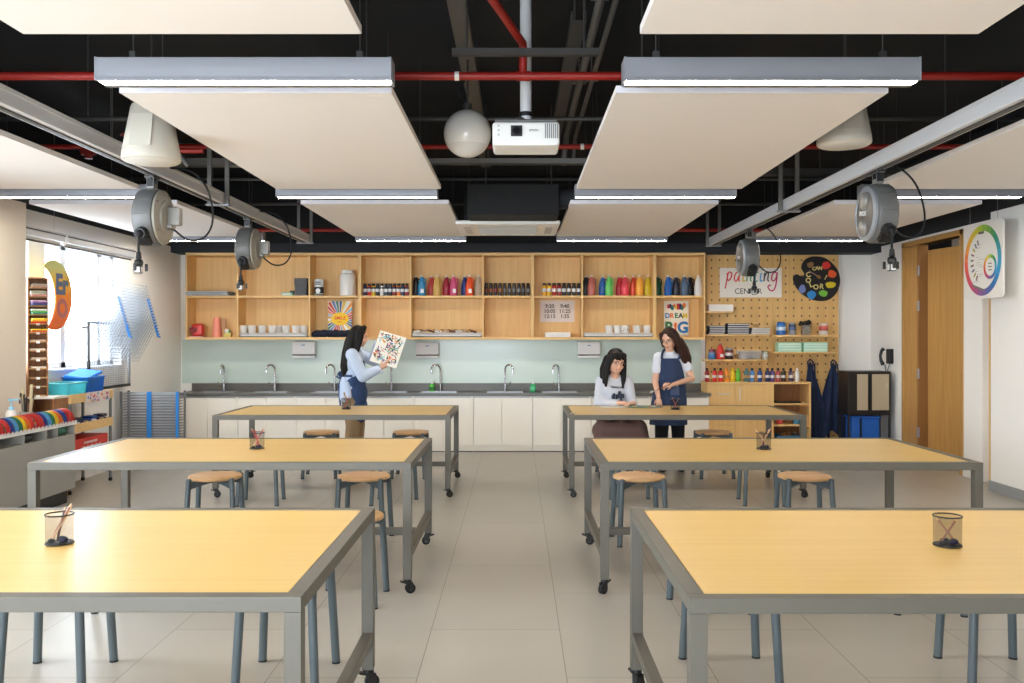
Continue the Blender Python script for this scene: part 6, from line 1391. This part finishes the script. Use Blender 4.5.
# ---- the standing person beside the table -------------------------------------
t = thing('person', 'standing person in a white tee and navy apron holding a brush', 'person', (1.70, 9.98, 0))
HM = hframe((-.022, -.075, 1.468), -.62, .36, -.04)
sh = [(-.125, -.02, 1.262), (.150, .03, 1.262)]; el = [(-.172, -.06, 1.00), (.232, -.06, 1.03)]; wr = [(-.165, -.26, .835), (-.01, -.23, .972)]
body = head_prims(HM, 1.0) + [('c', (0, .0, 1.27), (-.01, -.045, 1.40), .050, .046), ('e', (0, .0, 1.17), (.145, .085, .15)), ('e', (0, .0, .98), (.125, .085, .18)), ('e', (0, .01, .84), (.150, .10, .10)), ('c', (-.13, 0, 1.25), (.13, .02, 1.25), .05, .05),
        ('c', (-.08, 0, .82), (-.09, .01, .46), .080, .052), ('c', (.08, .02, .82), (.10, .05, .46), .080, .052), ('c', (-.09, .01, .46), (-.09, .05, .09), .052, .034), ('c', (.10, .05, .46), (.11, .08, .09), .052, .034), ('c', (-.09, .04, .05), (-.10, -.11, .035), .036, .03), ('c', (.11, .08, .05), (.12, -.08, .035), .036, .03)]
for k in (0, 1): body += [('c', sh[k], el[k], .047, .038), ('c', el[k], wr[k], .036, .023)]
body += hand_prims(wr[0], (.05, -.25, -1), (-.4, -1, .2), 1.2, .12, -1, .90) + hand_prims(wr[1], (-1, -.12, -.02), (0, -.6, .8), .5, .75, 1, .92)
blob('body', body, .0048, [SKIN, SKIN2, EYEW, EYED], t, 2, face_paint(HM, 1.0))
TEE = mat('pale_tee', (226, 230, 240), .9, bump=.2, bscale=25)
tee = [('e', (0.01, .0, 1.17), (.148, .106, .16)), ('e', (0, .0, 1.0), (.146, .108, .16)), ('e', (0, .01, .90), (.165, .115, .08)), ('c', (-.105, 0, 1.252), (.125, .02, 1.252), .060, .060), ('c', (0.005, 0, 1.265), (.0, -.012, 1.31), .08, .060)]
for k in (0, 1): tee += [('c', sh[k], tuple(Vector(sh[k]).lerp(Vector(el[k]), .52)), .062, .060)]
blob('tee_shirt', tee, .008, TEE, t, 4)
APR = mat('navy_apron', (44, 60, 92), .9, bump=.2, bscale=25)
def wrap(name, rows, m, parent, th=.008, n=36):
    # a cloth wrapped round the front of a body: rows of (z, half width x, half depth y, centre x, centre y, left angle, right angle) measured from the front
    q = MB(); i = q.mi(m); g = []
    for (z, rx, ry, cx_, cy_, al, ar) in rows:
        g.append([q.bm.verts.new((cx_ + (rx + .004 * math.sin(9 * u + z * 6)) * math.sin(u), cy_ - (ry + .004 * math.sin(9 * u + z * 6)) * math.cos(u), z)) for u in [math.radians(-al + (al + ar) * k / n) for k in range(n + 1)]])
    for r0, r1 in zip(g, g[1:]):
        for k in range(n): q.bm.faces.new((r0[k], r0[k + 1], r1[k + 1], r1[k])).material_index = i
    bmesh.ops.recalc_face_normals(q.bm, faces=q.bm.faces); bmesh.ops.solidify(q.bm, geom=list(q.bm.faces), thickness=th); return q.build(name, parent, smooth=60)
def dense(rows, k=5):
    out = []
    for a, b_ in zip(rows, rows[1:]):
        for j in range(k): out.append(tuple(x + (y - x) * j / k for x, y in zip(a, b_)))
    return out + [rows[-1]]
wrap('apron', dense([(1.255, .150, .112, -.005, 0, 44, 34), (1.19, .168, .122, 0, 0, 44, 40), (1.12, .172, .124, 0, 0, 50, 48), (1.06, .170, .124, 0, .0, 66, 62), (1.0, .172, .126, 0, .0, 92, 86), (.95, .174, .128, 0, .0, 118, 118), (.86, .184, .136, 0, .005, 132, 132), (.76, .196, .146, -.005, .005, 136, 136), (.62, .206, .152, -.01, .005, 136, 136), (.52, .208, .154, -.015, .005, 136, 136)]), APR, t)
q = MB()
for pts in ([(-.105, -.085, 1.25), (-.098, -.075, 1.30), (-.07, -.01, 1.345), (-.02, .06, 1.335)], [(.085, -.095, 1.25), (.10, -.07, 1.30), (.085, .01, 1.345), (.02, .06, 1.335)], [(-.17, .03, .965), (-.1, .11, .97), (0, .14, .97), (.1, .11, .97), (.17, .03, .965)]): q.tube(pts, .012, APR, 8)
q.build('apron_strap', t)
q = MB(); q.box((.03, -.150, .90), (.10, .008, .09), mat('pocket_print', (70, 84, 116), .8), bev=.003); q.box((.055, -.156, .955), (.012, .004, .02), WHITE); q.build('pocket', t)
TRK = mat('black_trousers', (24, 24, 30), .9); blob('trousers', [('c', (-.075, .0, .80), (-.09, .01, .45), .098, .075), ('c', (.08, .02, .80), (.10, .05, .45), .098, .075), ('c', (-.09, .01, .45), (-.09, .05, .10), .075, .060), ('c', (.10, .05, .45), (.11, .08, .10), .075, .060)], .010, TRK, t, 3)
for x, y in ((-.098, -.06), (.118, -.03)): q = MB(); q.ball((x, y, .035), (.047, .12, .034), SHOE, 16); q.ball((x, y + .08, .05), (.044, .05, .048), SHOE, 16); q.build('shoe', t)
ex = [([(.06, .03, .06), (.085, .03, -.04), (.100, .03, -.15), (.115, .035, -.26), (.12, .05, -.35)], [.04, .042, .042, .036, .016]), ([(-.06, .04, .05), (-.080, .05, -.05), (-.080, .06, -.15), (-.065, .06, -.25)], [.034, .034, .030, .012]), ([(.03, .085, 0), (.05, .10, -.12), (.07, .10, -.25), (.08, .09, -.34)], [.055, .058, .05, .02]), ([(-.03, .085, 0), (-.03, .10, -.12), (-.02, .10, -.25), (0, .1, -.32)], [.05, .055, .045, .02]), ([(.075, -.02, .03), (.090, -.01, -.06), (.098, .0, -.15)], [.022, .022, .012])]
ex += [([(.05, -.052, .075), (.078, -.035, .03), (.092, -.02, -.06)], [.030, .026, .022]), ([(-.055, -.05, .07), (-.076, -.025, .02), (-.082, .0, -.08)], [.028, .024, .022]), ([(.10, .06, -.05), (.125, .075, -.16), (.145, .08, -.27), (.155, .08, -.34)], [.04, .045, .036, .012])]
blob('hair', hair_shell(HM, 1.0, ex, False), .006, HAIRBR, t, 2)
glasses(t, HM, (150, 120, 100))
# brush held in the hand
o = Vector((1.70, 9.98, 0)); hp = o + Vector((-.072, -.262, .962)); tip = hp + Vector((-.20, -.02, -.075)); end = hp + Vector((.05, .01, .03))
bt = thing('paint_brush', 'long paint brush held by the standing person', 'paint brush', hp)
q = MB(); q.tube([end - hp, (0, 0, 0), (tip - hp) * .55], [.0045, .006, .0045], mat('brush_handle', (120, 76, 50), .4), 8); q.build('handle', bt)
q = MB(); q.cyl((tip - hp) * .55, (tip - hp) * .78, .0055, STEEL, seg=10); q.build('ferrule', bt)
q = MB(); q.cyl((tip - hp) * .78, (tip - hp), .0075, mat('pale_bristle', (214, 206, 196), .8), r1=.002, seg=10); q.build('bristles', bt)
# palette sheet on the table before the seated person
q = MB(); q.lathe([(.0001, 0), (.16, 0), (.165, .003), (.16, .006), (.0001, .006)], mat('grey_green_plate', (120, 142, 124), .5), 40, cap=False, sx=1.25, sy=.85)
t = thing('painting_plate', 'grey green oval plate on the table before the seated person', 'plate', (1.31, 9.30, HT + .0005)); q.build('plate', t)
for k, (x, y, c) in enumerate(((-.09, -.02, (226, 190, 70)), (-.02, .05, (70, 130, 190)), (.06, -.03, (206, 90, 70)), (.11, .03, (236, 232, 224)), (.02, -.07, (90, 150, 90)))):
    q = MB(); q.ball((x, y, .008), (.028, .02, .005), cmat(c), 12); q.build('paint_dab', t)
q = MB(); q.box((0, 0, .002), (.30, .21, .003), PAPER); tag(q.build('drawing_paper', loc=(1.02, 9.33, HT + .0005), rot=(0, 0, .12)), 'white drawing paper under the hands of the seated person', 'paper')
q = MB(); q.box((0, 0, .0015), (.012, .12, .002), PAPER); q.box((.03, .02, .0015), (.035, .05, .002), mat('label_print_grey', (170, 168, 164), .6)); tag(q.build('paper_label', loc=(.515, 8.52, HT + .0002)), 'small white label stuck on the far right table frame', 'label')

# ---- the standing person holding a painting, seen from behind and the side ----
t = thing('person', 'standing person with long black hair holding a painting', 'person', (-1.89, 10.50, 0))
HM = hframe((.055, .0, 1.435), 1.95, .12, 0)
sh = [(.0, -.155, 1.235), (.03, .155, 1.235)]; el = [(.13, -.20, 1.0), (.19, .20, 1.16)]; wr = [(.318, -.15, 1.085), (.265, .02, 1.385)]
body = head_prims(HM, 1.0) + [('c', (0, .0, 1.24), (.035, .0, 1.37), .048, .045), ('e', (0, 0, 1.15), (.085, .14, .15)), ('e', (-.01, 0, .97), (.085, .125, .17)), ('e', (-.01, 0, .83), (.10, .15, .10)), ('c', (.0, -.13, 1.22), (.0, .13, 1.22), .05, .05),
        ('c', (-.02, -.08, .82), (.0, -.085, .46), .08, .052), ('c', (-.02, .08, .82), (.02, .085, .46), .08, .052), ('c', (.0, -.085, .46), (-.03, -.085, .09), .05, .034), ('c', (.02, .085, .46), (.0, .085, .09), .05, .034), ('c', (-.03, -.085, .05), (.11, -.09, .035), .036, .03), ('c', (.0, .085, .05), (.14, .09, .035), .036, .03)]
for k in (0, 1): body += [('c', sh[k], el[k], .046, .038), ('c', el[k], wr[k], .036, .023)]
body += hand_prims(wr[0], (.75, .10, .55), (.5, -.8, -.3), .8, .25, 1, .92) + hand_prims(wr[1], (.85, -.25, .25), (0, .3, 1), .8, .3, -1, .92)
blob('body', body, .0048, [SKIN, SKIN2, EYEW, EYED], t, 2, face_paint(HM, 1.0))
SHIRT = mat('pale_blue_shirt', (196, 210, 232), .9, bump=.3, bscale=22)
shp = [('e', (0, 0, 1.15), (.105, .165, .155)), ('e', (-.005, 0, .98), (.108, .155, .16)), ('e', (-.01, 0, .86), (.115, .165, .10)), ('c', (0, -.125, 1.225), (0, .125, 1.225), .066, .066), ('c', (0, 0, 1.24), (.01, 0, 1.29), .08, .062)]
for k in (0, 1): shp += [('c', sh[k], el[k], .072, .068), ('c', el[k], tuple(Vector(el[k]).lerp(Vector(wr[k]), .80)), .068, .048), ('c', tuple(Vector(el[k]).lerp(Vector(wr[k]), .8)), tuple(Vector(el[k]).lerp(Vector(wr[k]), .88)), .036, .034)]
blob('shirt', shp, .008, SHIRT, t, 4)
blob('apron', [('e', (.035, 0, 1.08), (.085, .12, .15)), ('e', (.015, -.01, .93), (.112, .165, .12)), ('e', (.03, -.01, .80), (.118, .175, .16)), ('e', (.04, -.01, .64), (.110, .17, .15)), ('e', (.04, -.01, .56), (.105, .165, .10))], .008, mat('navy_apron_deep', (44, 66, 104), .9, bump=.2, bscale=25), t, 4)
q = MB(); AP2 = mat('apron_tie', (60, 82, 120), .9)
q.tube([(.0, -.165, 1.0), (-.07, -.13, 1.0), (-.125, -.03, 1.0), (-.115, .05, 1.0), (-.07, .13, 1.0)], .013, AP2, 8)
q.tube([(-.128, -.03, 1.0), (-.165, -.07, 1.03), (-.18, -.10, .99), (-.15, -.06, .97), (-.128, -.03, 1.0)], .012, AP2, 8); q.tube([(-.128, -.03, 1.0), (-.165, .02, 1.04), (-.18, .05, 1.0), (-.15, .02, .98), (-.128, -.03, 1.0)], .012, AP2, 8)
q.tube([(-.13, -.03, 1.0), (-.16, -.06, .90), (-.155, -.06, .76), (-.145, -.07, .66)], [.012, .014, .014, .010], AP2, 8); q.tube([(-.13, -.03, 1.0), (-.15, .0, .90), (-.15, .0, .78)], [.012, .014, .010], AP2, 8); q.build('apron_bow', t)
blob('shirt_tail', [('e', (-.095, -.04, .93), (.05, .10, .08)), ('c', (-.10, -.05, .92), (-.105, -.07, .76), .055, .05), ('c', (-.10, -.09, .90), (-.07, -.13, .74), .05, .045), ('c', (-.06, -.14, .90), (-.03, -.165, .78), .045, .035), ('e', (-.09, .03, .86), (.05, .12, .13))], .007, SHIRT, t, 4)
KH = mat('khaki_trousers', (150, 124, 92), .9, bump=.25, bscale=20)
blob('trousers', [('e', (-.02, 0, .80), (.115, .165, .10)), ('c', (-.03, -.08, .80), (.0, -.085, .45), .105, .085), ('c', (-.02, .08, .80), (.02, .085, .45), .105, .085), ('c', (.0, -.085, .45), (-.03, -.085, .10), .085, .075), ('c', (.02, .085, .45), (.0, .085, .10), .085, .075)], .010, KH, t, 3)
for x, y in ((.05, -.09), (.08, .09)): q = MB(); q.ball((x, y, .035), (.12, .047, .034), SHOE, 16); q.ball((x - .08, y, .05), (.05, .044, .048), SHOE, 16); q.build('shoe', t)
t.scale = (1.04, 1.04, 1.04)
def W_(x, y, z): return tuple(HM.inverted() @ Vector((x, y, z)))
ex = [([W_(-.0, -.055, 1.47), W_(-.025, -.08, 1.37), W_(-.045, -.095, 1.26), W_(-.075, -.09, 1.12), W_(-.09, -.07, .99), W_(-.085, -.06, .93)], [.05, .052, .052, .05, .036, .016]), ([W_(-.02, .0, 1.47), W_(-.06, .0, 1.37), W_(-.09, -.01, 1.25), W_(-.115, -.01, 1.1), W_(-.115, -.02, .97)], [.055, .055, .052, .045, .018]),
      ([W_(0, .055, 1.46), W_(-.03, .075, 1.36), W_(-.06, .09, 1.25), W_(-.09, .08, 1.10), W_(-.1, .06, 1.0)], [.05, .05, .05, .042, .016]), ([W_(.05, -.075, 1.48), W_(.05, -.09, 1.40), W_(.035, -.10, 1.30), W_(.025, -.115, 1.20)], [.036, .032, .026, .012]), ([W_(.085, -.055, 1.52), W_(.085, -.075, 1.45), W_(.07, -.09, 1.36), W_(.05, -.105, 1.25)], [.032, .034, .03, .014]), ([W_(.11, .0, 1.535), W_(.11, -.05, 1.52)], [.03, .03])]
blob('hair', hair_shell(HM, 1.0, ex, False), .006, HAIRB, t, 2)
# painting held in both hands: a white sheet on board with splashed marks
o = Vector((-1.89, 10.50, 0)); PYY = 10.43
A = Vector((U(383.3, PYY), PYY + .05, V(332.8, PYY))); B = Vector((U(410, PYY), PYY + .05, V(338.6, PYY))); Cc = Vector((U(392.8, PYY), PYY - .09, V(367.5, PYY))); Dd = Vector((U(367.5, PYY), PYY - .09, V(358, PYY)))
cen = (A + B + Cc + Dd) / 4; xa = ((B - A) + (Cc - Dd)).normalized(); ya = ((A - Dd) + (B - Cc)); ya = (ya - xa * ya.dot(xa)).normalized(); za = xa.cross(ya)
PW_, PH_ = ((B - A).length + (Cc - Dd).length) / 2, ((A - Dd).length + (B - Cc).length) / 2
t = thing('held_painting', 'white board with splashed abstract marks held by the person', 'painting', cen)
Rm = Matrix((xa, ya, za)).transposed().to_4x4(); t.matrix_world = Matrix.Translation(cen) @ Rm
sk = lambda x, y: (x * PW_ / 2, y * PH_ / 2)
q = MB(); q.box((0, 0, -.005), (PW_, PH_, .01), mat('painting_white', (240, 236, 226), .7), bev=.001); q.build('board', t)
q = MB(); rr = random.Random(11); pcs = [(40, 120, 190), (30, 40, 50), (206, 60, 50), (70, 150, 90), (226, 160, 40), (90, 190, 210), (120, 80, 60), (40, 50, 110), (110, 120, 60), (70, 70, 80), (230, 120, 70)]
for k in range(120):
    x, y = rr.uniform(-.86, .86), rr.uniform(-.82, .86); px, py = sk(x, y); a = rr.uniform(0, PI); w_, h = rr.uniform(.008, .038), rr.uniform(.003, .008); m = cmat(pcs[k % 11], 'print')
    pl = []
    for j in range(10):
        b_ = 2 * PI * j / 10; r_ = 1 + .3 * math.sin(3 * b_ + k); ux, uy = w_ * r_ * math.cos(b_), h * r_ * math.sin(b_); pl.append((px + ux * math.cos(a) - uy * math.sin(a), py + ux * math.sin(a) + uy * math.cos(a)))
    q.prism(pl, .0012, m, Matrix.Translation((0, 0, .0001)))
q.build('paint_marks_print', t, smooth=0)
# ============================================================= daylight, camera
w = bpy.data.worlds.new('daylight'); SC.world = w; w.use_nodes = True
bg = w.node_tree.nodes['Background']; bg.inputs[0].default_value = (.80, .90, 1.0, 1); bg.inputs[1].default_value = SKY_STRENGTH
def portal(loc, rot, sx, sy):
    l = bpy.data.lights.new('window_portal', 'AREA'); l.shape = 'RECTANGLE'; l.size = sx; l.size_y = sy; l.cycles.is_portal = True
    o = bpy.data.objects.new('window_portal', l); COL.objects.link(o); o.location = loc; o.rotation_euler = rot; o['kind'] = 'helper'
portal((XL - .27, 9.19, 1.8), (0, -PI / 2, 0), 1.27, 2.34)
portal((XL - .27, 3.0, 1.7), (0, -PI / 2, 0), 1.8, 4.8)
for (a, b_) in fill_bays: portal(((a + b_) / 2, YR - .22, 1.475), (PI / 2, 0, 0), b_ - a, 2.25)
cam = bpy.data.cameras.new('camera'); co = bpy.data.objects.new('camera', cam); COL.objects.link(co)
co.location = (0, 0, EYE); co.rotation_euler = (PI / 2, 0, 0)
cam.sensor_width = 36; cam.lens = 36 * F / 1024; cam.shift_x = (512 - CX) / 1024; cam.shift_y = -(341.5 - CY) / 1024
cam.clip_start = .05; cam.clip_end = 200
SC.camera = co
SC.view_settings.view_transform = 'Standard'; SC.view_settings.look = 'None'; SC.view_settings.gamma = 1; SC.view_settings.exposure = EXPOSURE
SC.view_settings.use_curve_mapping = False
SC.cycles.max_bounces = 10; SC.cycles.diffuse_bounces = 6; SC.cycles.sample_clamp_indirect = 6
